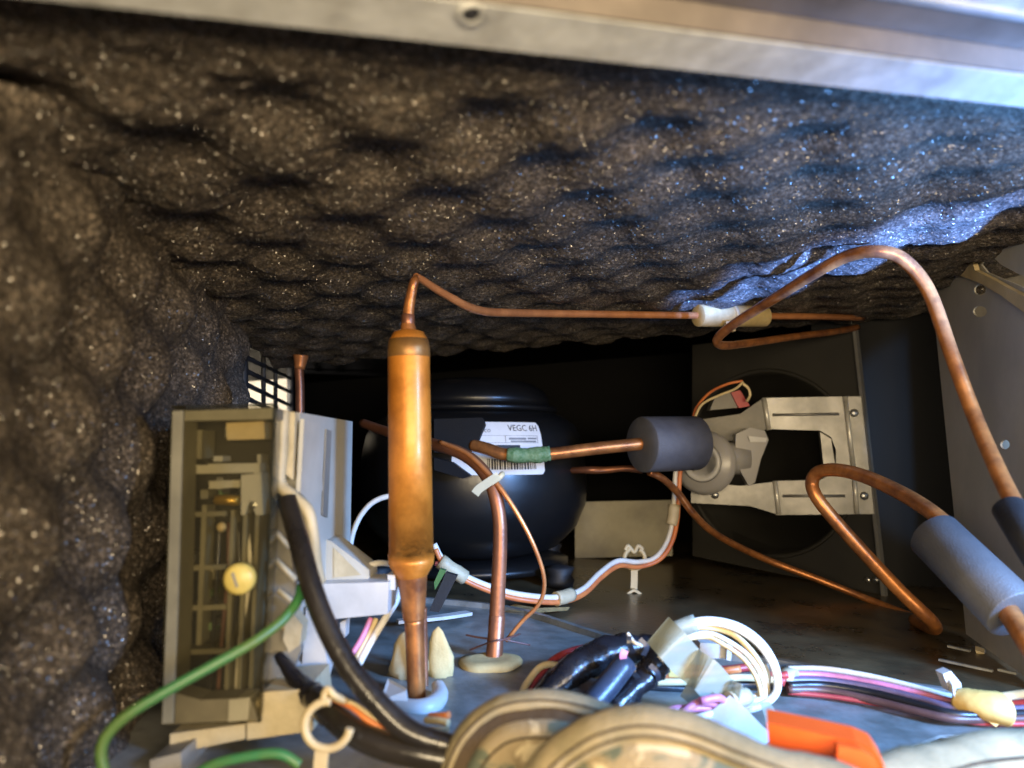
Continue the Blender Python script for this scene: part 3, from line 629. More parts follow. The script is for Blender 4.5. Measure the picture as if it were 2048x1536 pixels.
rb_ = thing('copper_pipe', 'copper pipe bending down from the compressor into the cream floor gasket', 'pipe', PF(985, 1330))
tube('tube', pts([(725, 846, .50), (770, 862, .48), (830, 880, .45), (880, 892, .43), (925, 908, .42), (960, 935, .41), (985, 975, .402), (998, 1030, .399), (1000, 1090, .398), (996, 1180, .397), (992, 1260, .396), (987, 1330, .394)]),
     [.0030, .0034, .0036, .0036, .0037, .0038, .0040, .0046], 'copper_dark', rb_, 16)
lathe('joint_sleeve', [(.0038, -.001), (.0043, 0), (.0043, .0230), (.0050, .025)], P(994, 1232, .3965), P(988, 1325, .394) - P(994, 1232, .3965), 'copper_dark', rb_, 20)
c2 = thing('capillary_tube', 'hair thin copper capillary curving down in front of the compressor', 'pipe', PF(1010, 1285))
tube('tube', pts([(880, 884, .426), (930, 905, .415), (965, 935, .405), (1000, 975, .398), (1035, 1028, .396), (1065, 1085, .396), (1085, 1140, .398), (1088, 1180, .400), (1075, 1212, .402), (1045, 1242, .405), (1012, 1282, .407)]),
     [.0013, .0014, .0013, .0011, .0011, .0011], 'copper_bright', c2, 10)
tg = thing('tie_tag', 'pale translucent tie tag on the bend of the copper pipe', 'tag', P(970, 970, .396))
ribbon('strip', pts([(950, 988, .391), (958, 978, .391), (975, 966, .391), (998, 951, .391)]), .0045, .0007, 'clear_tape', tg, None)
tube('knot', pts([(980, 968, .398), (998, 955, .394), (1005, 948, .398)]), .0016, 'cream', tg, 8, 4)
gk = thing('floor_gasket', 'round cream putty gasket where the copper pipe meets the floor', 'gasket', PF(980, 1330))
gc = PF(980, 1330)
V = []; Fc = []; ng = 40
prof = [(.0148, 0), (.0150, .0016), (.0138, .0030), (.0090, .0036), (.0052, .0030)]
for r, h in prof:
    for q in range(ng):
        w = 2 * math.pi * q / ng; k = 1 + .10 * math.sin(2 * w + 1) + .05 * math.sin(5 * w)
        V.append(gc + Vector((r * k * math.cos(w), r * k * 1.05 * math.sin(w), h)))
for i in range(len(prof) - 1):
    for q in range(ng): Fc.append((i * ng + q, i * ng + (q + 1) % ng, (i + 1) * ng + (q + 1) % ng, (i + 1) * ng + q))
Fc.append(tuple((len(prof) - 1) * ng + q for q in range(ng)))
mesh('putty', V, Fc, 'cream_foam', gk, True)
hairs = thing('wire_strand', 'fine dark loose wire strands twisted round the pipe foot', 'wire', PF(990, 1290))
for seq in (((932, 1270, .405), (965, 1276, .402), (1010, 1280, .40), (1060, 1290, .405)), ((940, 1300, .40), (965, 1290, .395), (985, 1283, .388), (1010, 1278, .39), (1040, 1268, .41))):
    tube('strand', pts(seq), .0005, 'wire_brown', hairs, 6)

# torn cream sealing foam at the canister's foot
def lump(name, px, py, d, w, h, m, label, lean=0):
    c = PF(px, py); s = d / F
    pr = [(.5, 0), (.52, .15), (.46, .4), (.34, .7), (.20, .9), (.03, 1.0)]; V = []; Fc = []; n = 18
    for i, (r, z) in enumerate(pr):
        for q in range(n):
            a = 2 * math.pi * q / n; k = 1 + .16 * math.sin(3 * a + i) + random.uniform(-.13, .13)
            V.append(c + Vector((r * k * w * s * math.cos(a) + lean * z * s, r * k * w * s * .6 * math.sin(a), z * h * s)))
    for i in range(len(pr) - 1):
        for q in range(n): Fc.append((i * n + q, i * n + (q + 1) % n, (i + 1) * n + (q + 1) % n, (i + 1) * n + q))
    Fc.append(tuple((len(pr) - 1) * n + q for q in range(n)))
    return tag(mesh(name, V, Fc, m, None, True), label, 'sealant')
lump('sealant_lump', 812, 1352, .372, 70, 85, 'cream', 'pale sealant lump left of the filter drier outlet', 2)
lump('sealant_lump', 880, 1352, .372, 48, 92, 'cream_foam', 'tan pointed sealant lump right of the filter drier outlet', -4)
prism('paper_scrap', [PF(762, 1400, .006), PF(775, 1362, .010), PF(812, 1382, .010), PF(815, 1402, .006)], (0, .001, .0008), 'white_plastic', None, .0002)
tag(bpy.data.objects['paper_scrap'], 'small white scrap leaning at the foot of the filter drier', 'scrap')
wt = thing('white_tube', 'white plastic sleeve curving round the foot of the filter drier', 'tube', PF(830, 1415))
tube('tube', pts([(768, 1392, .330), (800, 1412, .322), (840, 1418, .318), (868, 1408, .322), (880, 1390, .330), (876, 1372, .338)]), [.0030, .0036, .0040, .0040, .0036, .003], 'white_plastic', wt, 14)
dc = tag(mesh('debris_flake', [PF(1008, 1216, .001), PF(1030, 1208, .003), (PF(1075, 1216, .004)), PF(1140, 1214, .002), PF(1135, 1221, .001), PF(1070, 1226, .003), PF(1020, 1222, .002)], [(0, 1, 2, 6), (2, 3, 4, 5), (2, 5, 6)], 'debris'), 'yellowish torn flake lying on the floor below the harness', 'flake')
tag(ribbon('blue_strip', [PF(795, 1243, .004), PF(870, 1236, .005), PF(938, 1226, .004)], .006, .002, 'white_plastic', None, (0, 1, 0)), 'pale plastic strip on the floor behind the filter drier outlet', 'strip')

# ================================================================== TERMINAL BOX
bx0 = P(345, 1100, .27).x; y0, y1 = .285, .385; bx1 = P(592, 900, y0).x
ztop = P(500, 824, .285).z; tb = thing('terminal_box', 'cream electrical terminal box with smoked clear cover beside the left foam', 'electrical box', (bx0, .27, floor_z(bx0)))
# housing side faces the compressor
box('housing', (bx0 + .002, y0 + .004, .030), (bx1, y1, ztop), 'housing', tb, .004, 3)
hs = bx1 + .0002
def onS(px, py, x=hs):
    r = ray(px, py); return CAM + r * ((x - CAM.x) / r.x)
prism('side_panel', [onS(*p, hs + .002) for p in ((600, 838), (632, 850), (638, 980), (616, 1010), (592, 985))], (.0016, 0, 0), 'housing', tb, .0008)
prism('groove', [onS(*p, hs) for p in ((650, 858), (660, 862), (652, 1035), (642, 1030))], (.0008, 0, 0), 'housing_dim', tb)
# front plate (the inverter board behind the cover)
yc = .258; yb = .2845
def FP(px, py, y=yc): return P(px, py, y)
prism('back_board', [FP(*p, yb) for p in ((352, 826), (572, 822), (566, 975), (600, 1080), (560, 1402), (330, 1436))], (0, .004, 0), 'board', tb)
sl_ = [(545, 815), (345, 820)]
cov = prism('cover', [FP(*p) for p in ((343, 820), (546, 815), (541, 960), (536, 1100), (522, 1420), (515, 1445), (322, 1450), (330, 1200))], (0, .0012, 0), 'smoked', tb, .0004)
prism('cover_side', [FP(546, 815), FP(536, 1100), FP(515, 1445), P(527, 1405, .276), P(548, 1095, .276), P(556, 818, .276)], (.0012, 0, 0), 'smoked', tb)
prism('cover_top', [FP(343, 818), FP(546, 813), P(556, 817, .28), P(372, 822, .28)], (0, 0, .0012), 'smoked', tb)
prism('cover_rim', [FP(*p, yc - .0006) for p in ((345, 822), (366, 821), (356, 1200), (346, 1446), (324, 1448), (334, 1200))], (0, .012, 0), 'inner_rib', tb, .001)
prism('cover_rim', [FP(*p, yc + .001) for p in ((366, 822), (546, 816), (545, 838), (366, 842))], (0, .012, 0), 'inner_rib', tb, .001)
prism('cover_foot', [FP(*p, yc + .001) for p in ((346, 1385), (400, 1400), (500, 1395), (516, 1440), (330, 1448))], (0, .010, 0), 'housing_dim', tb, .001)
ym = .270
for y in (1025, 1132, 1212, 1300): prism('rib', [FP(362, y, ym), FP(452, y - 3, ym), FP(452, y + 7, ym), FP(362, y + 10, ym)], (0, .008, 0), 'inner_rib', tb, .0004)
prism('rib', [FP(404, 1010, ym - .0005), FP(414, 1010, ym - .0005), FP(402, 1290, ym - .0005), (FP(392, 1290, ym - .0005))], (0, .008, 0), 'inner_rib', tb, .0004)
for i, x in enumerate((462, 487, 511)): prism('rib', [FP(x, 1020, ym), FP(x + 8, 1020, ym), FP(x - 6, 1385, ym), FP(x - 14, 1385, ym)], (0, .010, 0), 'inner_rib', tb, .0004)
prism('relay', [FP(*p, ym) for p in ((452, 846), (528, 842), (530, 878), (454, 880))], (0, .012, 0), 'cream', tb, .001)
prism('relay', [FP(*p, ym) for p in ((385, 860), (404, 860), (402, 918), (383, 918))], (0, .012, 0), 'inner_rib', tb, .001)
prism('capacitor', [FP(*p, ym) for p in ((384, 930), (415, 930), (415, 928), (520, 926), (520, 945), (384, 948))], (0, .010, 0), 'housing', tb, .001)
prism('capacitor', [FP(*p, ym) for p in ((418, 962), (480, 960), (480, 975), (418, 978))], (0, .010, 0), 'housing', tb, .001)
prism('clamp', [FP(*p, ym - .002) for p in ((482, 950), (522, 946), (526, 1030), (512, 1030), (500, 1000), (490, 1030), (482, 1030))], (0, .010, 0), 'housing', tb, .001)
rr_ = random.Random(12)
for k in range(26):
    px_, py_ = rr_.uniform(362, 520), rr_.choice((rr_.uniform(850, 1010), rr_.uniform(1040, 1385))); w_, h_ = rr_.uniform(7, 22), rr_.uniform(7, 24)
    prism('component', [FP(px_ - (py_ - 830) * .03 + a, py_ + b, ym + .006) for a, b in ((0, 0), (w_, 0), (w_, h_), (0, h_))], (0, .008, 0), rr_.choice(('housing', 'inner_rib', 'ink', 'steel_screw', 'board', 'green_tape', 'tape_tan')), tb, .0003)
for k in range(4):
    x_ = 440 + k * 18
    tube('inner_wire', [FP(x_, 1045, ym + .004), FP(x_ - 6 + 4 * k, 1150, ym + .002), FP(x_ - 14, 1280, ym + .003), FP(x_ - 22, 1385, ym + .004)], .0008, ('wire_black', 'wire_brown', 'wire_black', 'wire_white')[k], tb, 8, 5)
for px_, py_ in ((384, 880), (508, 1010), (370, 1340)): screw('terminal_screw', FP(px_, py_, ym - .001), (0, -1, 0), .0017, tb)
tube('brass_contact', [FP(431, 1000, ym - .002), FP(478, 1001, ym - .002)], WP(19, ym), 'brass', tb, 16, 2)
lathe('pin', [(.0001, -.0016), (.0014, -.0012), (.0018, 0), (.0014, .001)], FP(443, 1054, ym), (0, 1, 0), 'cream', tb, 16)
scp = FP(474, 1160, yc - .004)
sc_ = lathe('cover_screw', [(.0001, 0), (.0040, .0002), (.0052, .0012), (.0053, .0050), (.0040, .006)], scp, (0, 1, 0), 'knob', tb, 28)
prism('slot', [scp + Vector((a, -.0001, b)) for a, b in ((-.0021, .0022), (-.0012, .0026), (.0006, -.0022), (-.0003, -.0026))], (0, .0003, 0), 'housing_dim', sc_)
# pale clear edge strip and rim following the cable gap
tube('edge_strip', pts([(566, 820, .276), (563, 900, .276), (560, 965, .276), (585, 992, .274), (614, 1020, .272), (624, 1060, .272), (632, 1130, .274), (640, 1165, .276)]), .0023, 'tape_tan', tb, 10, 6)
prism('inner_wall', [P(*p) for p in ((552, 822, .279), (590, 824, .279), (586, 960, .279), (560, 940, .279))], (0, .004, 0), 'tape_tan', tb, .0005)
prism('inner_wall', [P(*p) for p in ((545, 1000, .279), (575, 1040, .279), (602, 1300, .279), (560, 1400, .279), (525, 1405, .279))], (0, .004, 0), 'housing_dim', tb, .0005)
for a, b in (((548, 1060), (580, 1095)), ((552, 1120), (592, 1160)), ((556, 1180), (600, 1215)), ((556, 1245), (590, 1270))): tube('fin', [P(*a, .276), P(*b, .276)], .0012, 'tape_tan', tb, 8, 2)
# gusset, white block and foot pieces on the right
gx = bx1 + .0005
prism('gusset', [P(*p) for p in ((648, 1078, .335), (662, 1082, .335), (738, 1140, .335), (738, 1162, .335), (650, 1166, .335))], (0, .020, 0), 'housing', tb, .0012)
prism('gusset_face', [P(*p) for p in ((668, 1096, .3345), (722, 1150, .3345), (668, 1155, .3345))], (0, .002, 0), 'tape_tan', tb, .0006)
prism('side_block', [P(*p) for p in ((640, 1168, .325), (778, 1164, .325), (775, 1228, .325), (648, 1240, .325))], (0, .022, 0), 'white_plastic', tb, .0015)
prism('side_block', [P(*p) for p in ((775, 1150, .33), (790, 1150, .33), (790, 1180, .33), (777, 1180, .33))], (0, .012, 0), 'white_plastic', tb, .0008)
prism('foot_bracket', [P(*p) for p in ((612, 1215, .30), (640, 1240, .30), (655, 1330, .30), (640, 1392, .30), (600, 1360, .30), (560, 1300, .30), (562, 1288, .30), (604, 1330, .30))], (0, .012, 0), 'white_plastic', tb, .001)
prism('foot_bracket', [P(*p) for p in ((680, 1245, .335), (692, 1240, .335), (690, 1275, .335), (682, 1280, .335))], (0, .008, 0), 'white_plastic', tb, .0006)
prism('hook', [P(*p) for p in ((575, 1215, .274), (605, 1250, .274), (600, 1290, .274), (578, 1305, .274), (566, 1280, .274))], (0, .008, 0), 'tape_tan', tb, .0015)
prism('base', [P(*p) for p in ((340, 1468, .262), (490, 1448, .262), (490, 1478, .262), (370, 1502, .262), (350, 1560, .262), (338, 1560, .262))], (0, .03, 0), 'tape_tan', tb, .0008)
prism('base', [P(*p) for p in ((494, 1446, .262), (522, 1385, .262), (615, 1378, .262), (625, 1462, .262), (494, 1480, .262))], (0, .03, 0), 'tape_tan', tb, .0008)
prism('base_foot', [P(*p) for p in ((300, 1520, .25), (362, 1505, .25), (362, 1580, .25), (300, 1580, .25))], (0, .03, 0), 'housing_dim', tb, .001)
prism('clip', [P(*p) for p in ((458, 1400, .258), (500, 1395, .258), (496, 1440, .258), (456, 1444, .258))], (0, .01, 0), 'housing', tb, .001)

# ================================================================== CABLES ON THE LEFT
cab = tag(tube('power_cable', pts([(575, 1000, .272), (585, 1035, .268), (600, 1090, .262), (622, 1170, .255), (652, 1250, .250), (695, 1330, .246), (750, 1400, .243), (800, 1450, .241), (850, 1478, .240), (930, 1500, .242)]), WP(43, .25), 'cable_black', None, 18), 'thick black cable hanging from the terminal box past the filter drier', 'cable')
cab2 = tag(tube('power_cable', pts([(628, 1392, .262), (660, 1425, .255), (705, 1462, .248), (770, 1492, .243), (850, 1510, .240), (940, 1530, .240)]), WP(52, .25), 'cable_black', None, 18), 'lower black sheathed cable passing through the cream ring clip', 'cable')
tag(tube('wire_bundle', pts([(556, 1310, .275), (575, 1335, .272), (600, 1368, .268), (635, 1400, .262), (660, 1430, .256)]), [WP(18, .27), WP(30, .27), WP(48, .27), WP(50, .26)], 'black_tape', None, 12, 6, jitter=.06), 'black taped wire bundle at the foot of the terminal box', 'wire')
tag(tube('ground_wire', pts([(603, 1172, .262), (596, 1200, .258), (565, 1240, .252), (510, 1282, .245), (430, 1328, .238), (340, 1378, .232), (262, 1425, .228), (218, 1465, .226), (202, 1505, .225), (212, 1560, .225)]), WP(21, .238), 'wire_green', None, 14), 'green ground wire sweeping from the box over the left foam', 'wire')
tag(tube('ground_wire', pts([(390, 1550, .24), (430, 1528, .24), (500, 1512, .24), (560, 1508, .24), (600, 1530, .24)]), WP(20, .24), 'wire_green', None, 12), 'second green wire below the terminal box at the bottom edge', 'wire')
ow = thing('sensor_wire', 'cream and orange wires twisted between the two black cables', 'wire', P(780, 1460, .25))
tube('wire', pts([(645, 1385, .255), (675, 1398, .252), (710, 1412, .25), (750, 1438, .248), (800, 1458, .25), (895, 1460, .262)]), WP(13, .25), 'wire_cream', ow, 10)
tube('wire', pts([(660, 1395, .254), (700, 1412, .25), (740, 1442, .247), (790, 1465, .249), (893, 1472, .26)]), WP(12, .25), 'wire_orange', ow, 10)
tube('wire', pts([(860, 1432, .272), (880, 1432, .268), (898, 1430, .266)]), WP(13, .27), 'wire_orange', ow, 10)
tube('wire', pts([(852, 1440, .270), (878, 1442, .266), (897, 1446, .264)]), WP(14, .27), 'wire_cream', ow, 10)

def ring_clip(name, label, c, r, tr, stem, d, m='cream', gap0=-.6, gap1=.9, notch=True):
    t = thing(name, label, 'clip', stem[-1]); V = []
    n = 26; seq = []
    for i in range(n + 1):
        w = gap1 + (2 * math.pi + gap0 - gap1) * i / n
        seq.append(c + Vector((r * math.cos(w), 0, r * math.sin(w))))
    tube('ring', seq, tr, m, t, 10, 2)
    ribbon('stem', stem, tr * 3.0, tr * 1.6, m, t, (1, 0, 0))
    return t
cc = P(655, 1450, .240); s = .240 / F
rc1 = ring_clip('ring_clip', 'large cream ring clip at the bottom holding the lower black cable', cc, 44 * s, 8.5 * s, [P(645, 1498, .240), P(642, 1530, .240), P(640, 1575, .240)], .24, gap0=-.15, gap1=1.45)
tube('hook', pts([(646, 1398, .24), (655, 1378, .24), (668, 1390, .24), (690, 1402, .245)]), 7 * s, 'cream', rc1, 8)
cc = P(1269, 1117, .62); s = .62 / F
rc2 = ring_clip('ring_clip', 'small cream ring clip on the floor in front of the tan strip', cc, 20 * s, 4.4 * s, [P(1268, 1138, .62), P(1268, 1160, .62), P(1267, 1182, .62)], .62, gap0=1.1, gap1=2.0)
tube('hook', pts([(1250, 1100, .62), (1256, 1092, .62), (1268, 1104, .62), (1276, 1092, .62), (1286, 1100, .62)]), 4.2 * s, 'cream', rc2, 8)
ribbon('base', pts([(1254, 1187, .615), (1267, 1180, .615), (1281, 1187, .615)]), .006, .002, 'cream', rc2, (0, 1, 0))

wl_ = thing('white_lead', 'white lead wires looping between terminal box and filter drier', 'wire', P(740, 1260, .34))
tube('wire', pts([(700, 1095, .40), (706, 1065, .40), (722, 1030, .40), (748, 1003, .40), (785, 992, .40), (830, 1000, .40)]), WP(11, .40), 'wire_white', wl_, 10)
tube('wire', pts([(735, 1132, .345), (760, 1126, .35), (790, 1130, .36), (835, 1140, .37)]), WP(12, .35), 'wire_white', wl_, 10)
tube('wire', pts([(800, 1176, .355), (790, 1205, .352), (768, 1240, .348), (738, 1290, .343), (712, 1338, .338)]), WP(15, .345), 'wire_white', wl_, 10)
tube('wire', pts([(752, 1238, .350), (735, 1275, .345), (712, 1318, .34), (700, 1340, .335)]), WP(13, .345), 'wire_cream', wl_, 10)
tube('wire', pts([(742, 1236, .346), (724, 1275, .342), (704, 1308, .338)]), WP(11, .345), 'wire_pink', wl_, 10)

# harness crossing in front of the compressor up to the motor
hm = thing('wire_harness', 'cream and red wire harness drooping in front of the compressor to the motor', 'wire harness', PF(1130, 1200))
A_ = [(868, 1088, .50), (885, 1118, .50), (930, 1152, .505), (1000, 1180, .51), (1060, 1192, .515), (1120, 1194, .53), (1165, 1178, .555), (1200, 1145, .58), (1235, 1122, .60), (1275, 1124, .615), (1310, 1115, .62), (1335, 1080, .625), (1346, 1030, .63), (1350, 960, .635), (1352, 935, .635)]
tube('wire', pts(A_), WP(11, .55), 'wire_white', hm, 10)
tube('wire', pts([(x + 3, y + 10, d - .001) for x, y, d in A_[:10]] + [(x + 9, y + 4, d) for x, y, d in A_[10:]]), WP(10, .55), 'wire_orange', hm, 10)
tube('wire', pts([(870, 1126, .502), (895, 1135, .503), (940, 1162, .508), (1005, 1192, .512), (1065, 1202, .516)] + [(x + 2, y + 5, d + .003) for x, y, d in A_[5:9]]), WP(9, .55), 'wire_pink', hm, 10)
for a in (((880, 1122, .499), (905, 1140, .50), (930, 1155, .503)), ((1112, 1198, .528), (1128, 1194, .533), (1142, 1189, .54)), ((1342, 1050, .627), (1346, 1032, .628), (1348, 1010, .63))):
    tube('tape_wrap', pts(a), WP(27, .55), 'tape_tan', hm, 12, 3, jitter=.05)
tag(prism('green_lead', pts([(868, 1165, .47), (880, 1138, .47), (892, 1142, .47), (870, 1180, .47)]), (0, .006, 0), 'wire_green', None, .001), 'short green lead behind the filter drier', 'wire')
tag(prism('rubber_strip', pts([(858, 1222, .475), (892, 1145, .475), (915, 1152, .475), (878, 1225, .475)]), (0, .006, 0), 'dark_rubber', None, .001), 'dark rubber strip beside the short green lead', 'strip')

# ================================================================== FRONT RIGHT HARNESS
h2 = thing('wire_harness', 'front wire harness with black taped end and white wire loop on the floor flange', 'wire harness', PF(1330, 1400))
base = [(1575, 1352), (1650, 1354), (1740, 1368), (1830, 1388), (1900, 1404), (1960, 1410), (2060, 1408), (2120, 1405)]
for k, (m_, off, w, lift) in enumerate((('wire_white', -14, 13, .004), ('wire_pink', -3, 14, .005), ('wire_purple', 8, 14, .005), ('wire_black', 19, 15, .0045), ('wire_brown', 30, 14, .003), ('wire_black', 8, 14, .001), ('wire_red', 34, 9, .0015))):
    seq = []
    for i, (x, y) in enumerate(base):
        sp = 1 + .12 * math.sin(i * 1.3 + k)
        yy = y + off * sp + (2 if i > 3 else 0)
        q = PF(x, yy, lift + .001); seq.append(q)
    tube('wire', seq, WP(w, .375), m_ if not (k == 1) else 'wire_pink', h2, 10)
# continuation into the loop bundle on the left
inner = [('wire_red', [(1575, 1350, .365), (1530, 1352, .366), (1500, 1310, .372), (1460, 1300, .375), (1380, 1298, .378), (1300, 1300, .378), (1200, 1292, .38), (1120, 1312, .37), (1070, 1360, .355), (1050, 1400, .345)], 15),
         ('wire_cream', [(1560, 1360, .36), (1480, 1355, .362), (1400, 1362, .36), (1320, 1364, .358), (1240, 1360, .36), (1150, 1340, .36), (1090, 1330, .36), (1055, 1365, .35), (1040, 1400, .34)], 14),
         ('wire_red', [(1570, 1365, .358), (1520, 1342, .365), (1500, 1335, .368), (1440, 1340, .366), (1360, 1335, .368), (1300, 1338, .368)], 16),
         ('wire_orange', [(1480, 1338, .362), (1420, 1345, .36), (1360, 1348, .36), (1320, 1352, .36)], 14),
         ('wire_black', [(1570, 1370, .362), (1500, 1368, .366), (1400, 1378, .362), (1300, 1372, .36), (1200, 1352, .36)], 18)]
for m_, sq, w in inner: tube('wire', pts(sq), WP(w, .36), m_, h2, 10)
Lp = [(1330, 1268, .352), (1370, 1248, .350), (1420, 1240, .349), (1475, 1252, .347), (1520, 1283, .345), (1548, 1325, .342), (1556, 1365, .339), (1548, 1392, .336), (1520, 1412, .333), (1480, 1422, .330), (1440, 1425, .328)]
tube('loop_wire', pts(Lp), WP(14, .345), 'wire_white', h2, 12)
tube('loop_wire', pts([(x - 14 - 8 * (i > 3), y + 14, d + .002) for i, (x, y, d) in enumerate(Lp[:8])] + [(1500, 1400, .335), (1470, 1412, .332)]), WP(12, .345), 'wire_cream', h2, 12)
tube('loop_wire', pts([(1530, 1330, .347), (1536, 1360, .343), (1520, 1388, .340), (1490, 1402, .336), (1462, 1412, .334)]), WP(12, .345), 'wire_white', h2, 12)
for dx_, dy_, m_ in ((-4, 7, 'wire_white'), (-26, 26, 'wire_white'), (-34, 34, 'wire_cream')):
    tube('loop_wire', pts([(x + dx_ * (1 if i > 2 else .3), y + dy_ * (1 if i < 7 else .2), d - .002 + .002 * math.sin(i)) for i, (x, y, d) in enumerate(Lp[:9])]), WP(9, .345), m_, h2, 10)
tube('collar', [PF(1562, 1352, .006), PF(1592, 1358, .006)], WP(58, .37), 'tape_tan', h2, 16, 2, flat=.6)
# black taped stub ends
tube('taped_end', pts([(1085, 1395, .335), (1140, 1345, .342), (1200, 1312, .350), (1260, 1298, .354), (1310, 1300, .354)]), [WP(40, .345), WP(58, .345), WP(66, .345), WP(58, .35), WP(50, .35)], 'black_tape', h2, 16, 6, jitter=.13)
tube('sleeve_tube', pts([(1180, 1412, .318), (1215, 1372, .324), (1252, 1325, .332)]), WP(46, .325), 'black_tube', h2, 20, 4)
tube('taped_end', pts([(1225, 1420, .325), (1270, 1375, .332), (1310, 1330, .340), (1322, 1300, .345)]), [WP(40, .33), WP(46, .33), WP(58, .335), WP(44, .34)], 'black_tape', h2, 14, 6, jitter=.15)
for px, py, w in ((1258, 1272, 1), (1280, 1278, 0), (1300, 1330, 0), (1318, 1310, 1), (1268, 1330, 1)):
    ribbon('tape_tail', pts([(px, py, .330), (px + random.uniform(-8, 18), py + 16, .329), (px + random.uniform(5, 22), py + 32, .331)]), .0022, .0005, 'black_tape' if w else 'black_tube', h2)
ribbon('pink_tail', pts([(1250, 1300, .3285), (1246, 1312, .328), (1248, 1324, .328)]), .0030, .0006, 'wire_pink', h2)
tube('wire', pts([(1255, 1266, .335), (1268, 1284, .333), (1285, 1292, .333)]), WP(7, .334), 'wire_white', h2, 8)
prism('connector', pts([(1400, 1285, .365), (1460, 1290, .365), (1458, 1316, .365), (1400, 1318, .365)]), (0, .01, 0), 'white_plastic', h2, .001)
prism('connector', pts([(1455, 1284, .362), (1466, 1286, .362), (1462, 1322, .362), (1453, 1320, .362)]), (0, .006, 0), 'white_plastic', h2, .0006)
prism('connector', pts([(1335, 1330, .358), (1366, 1332, .358), (1370, 1356, .358), (1338, 1354, .358)]), (0, .008, 0), 'tape_yellow', h2, .0006)
prism('blue_plug', pts([(1392, 1250, .362), (1412, 1252, .362), (1410, 1270, .362), (1394, 1268, .362)]), (0, .006, 0), 'black_tube', h2, .0006)
tube('tape_wrap', pts([(1330, 1276, .349), (1356, 1258, .347), (1392, 1246, .346)]), WP(34, .35), 'clear_tape', h2, 12, 4, jitter=.04)
ribbon('tape_strip', pts([(1316, 1260, .338), (1345, 1290, .327), (1376, 1325, .330), (1412, 1352, .321), (1445, 1388, .324), (1478, 1405, .318)]), .0150, .0006, 'clear_tape', h2)
ribbon('tape_strip', pts([(1372, 1372, .330), (1420, 1408, .322), (1455, 1430, .318)]), .0100, .0006, 'clear_tape', h2)
tube('tape_wrap', pts([(1458, 1402, .320), (1476, 1398, .323), (1492, 1392, .327)]), WP(34, .32), 'tape_tan', h2, 12, 3, jitter=.05)
for i, (a, b, m_) in enumerate((((1332, 1428), (1352, 1418), 'wire_pink'), ((1356, 1432), (1400, 1404), 'wire_pink'), ((1362, 1440), (1410, 1432), 'wire_white'), ((1400, 1402), (1440, 1396), 'wire_pink'))):
    tube('cut_end', [P(*a, .312), P(*b, .315), P(1452, 1415, .32)], WP(15, .314), m_, h2, 10, 4)
ribbon('flag_label', pts([(1438, 1410, .316), (1462, 1440, .310), (1490, 1480, .303), (1508, 1505, .30)]), [.012, .021], .0005, 'paper', h2)
ribbon('flag_label', pts([(1530, 1405, .325), (1545, 1440, .318), (1555, 1490, .31)]), [.004, .008], .0005, 'clear_tape', h2)
# zip tie and yellow tape farther right
zt_ = thing('zip_tie', 'white zip tie strapped over the harness beside the yellow tape', 'zip tie', PF(1920, 1440))
ribbon('strap', pts([(1904, 1366, .345), (1916, 1392, .337), (1930, 1420, .334), (1940, 1446, .336)]), .0044, .0012, 'white_plastic', zt_)
prism('tie_head', pts([(1886, 1348, .346), (1902, 1342, .346), (1922, 1366, .343), (1924, 1378, .343), (1900, 1384, .343)]), (0, .006, 0), 'white_plastic', zt_, .001)
yt = thing('yellow_tape', 'yellow tape wrapped round the harness right of the zip tie', 'tape', PF(1960, 1440))
V = []; Fc = []; n = 14
TA = [PF(1922, 1402, .008), PF(1950, 1408, .0085), PF(1980, 1414, .0085), PF(2004, 1418, .008)]
tube('wrap', TA, [WP(66, .355), WP(70, .355), WP(74, .355), WP(78, .355)], 'tape_yellow', yt, 18, 5, flat=.72, jitter=.025)
prism('tape_tail', pts([(1958, 1430, .328), (1998, 1420, .328), (2006, 1440, .326), (1992, 1454, .326)]), (0, .0008, 0), 'tape_yellow', yt)
tube('wire', pts([(2000, 1396, .352), (2030, 1392, .35), (2070, 1388, .345)]), WP(20, .35), 'wire_cream', h2, 10)
tube('wire', pts([(2000, 1412, .348), (2030, 1410, .345), (2070, 1406, .34)]), WP(18, .35), 'wire_red', h2, 10)

# ================================================================== FOREGROUND
# camouflage cloth: rolled rims and a puffed crown, lying in front of the opening
cm = thing('camouflage_cloth', 'tan and green camouflage fabric with rounded ridged rim at the bottom front', 'cloth', (0.05, .2, -.03))
def sweep_arc(name, arc, prof, m, parent, n=10, seed=0):
    # arc: centre line points of a rim arch; prof: (offset outwards in the arch plane, offset towards the lens)
    path = spline(arc, n); K_ = len(path); cen = sum((p for p in path), Vector()) / K_ - Vector((0, 0, .02))
    X = np.zeros((K_, len(prof))); Y = X.copy(); Z = X.copy()
    for i, p in enumerate(path):
        t = (path[min(i + 1, K_ - 1)] - path[max(i - 1, 0)]).normalized(); out = Vector((0, 1, 0)).cross(t).normalized()
        if out.dot(p - cen) < 0: out = -out
        for j, (o_, w_) in enumerate(prof):
            q = p + out * o_ - Vector((0, w_, 0)); X[i, j], Y[i, j], Z[i, j] = q
    w = .0016 * vnoise(X * 60, Z * 60, 1.0, seed) + .0006 * vnoise(X * 260, Z * 260, 1.0, seed + 1)
    return grid_mesh(name, X, Y + w, Z + w * .7, m, parent)
outer = [(872, 1600, .238), (888, 1530, .238), (925, 1455, .238), (990, 1400, .238), (1075, 1384, .236), (1165, 1396, .234), (1270, 1430, .23), (1360, 1480, .226), (1430, 1540, .222), (1460, 1600, .22)]
mat('cloth_tan', (0.36, 0.29, 0.175), 0.9, 0, (0.20, 0.175, 0.11), 60, 1.0, 1300, spec=0.1)
mat('cloth_brown', (0.085, 0.062, 0.042), 0.9, 0, (0.055, 0.04, 0.028), 90, 0.8, 900, spec=0.1)
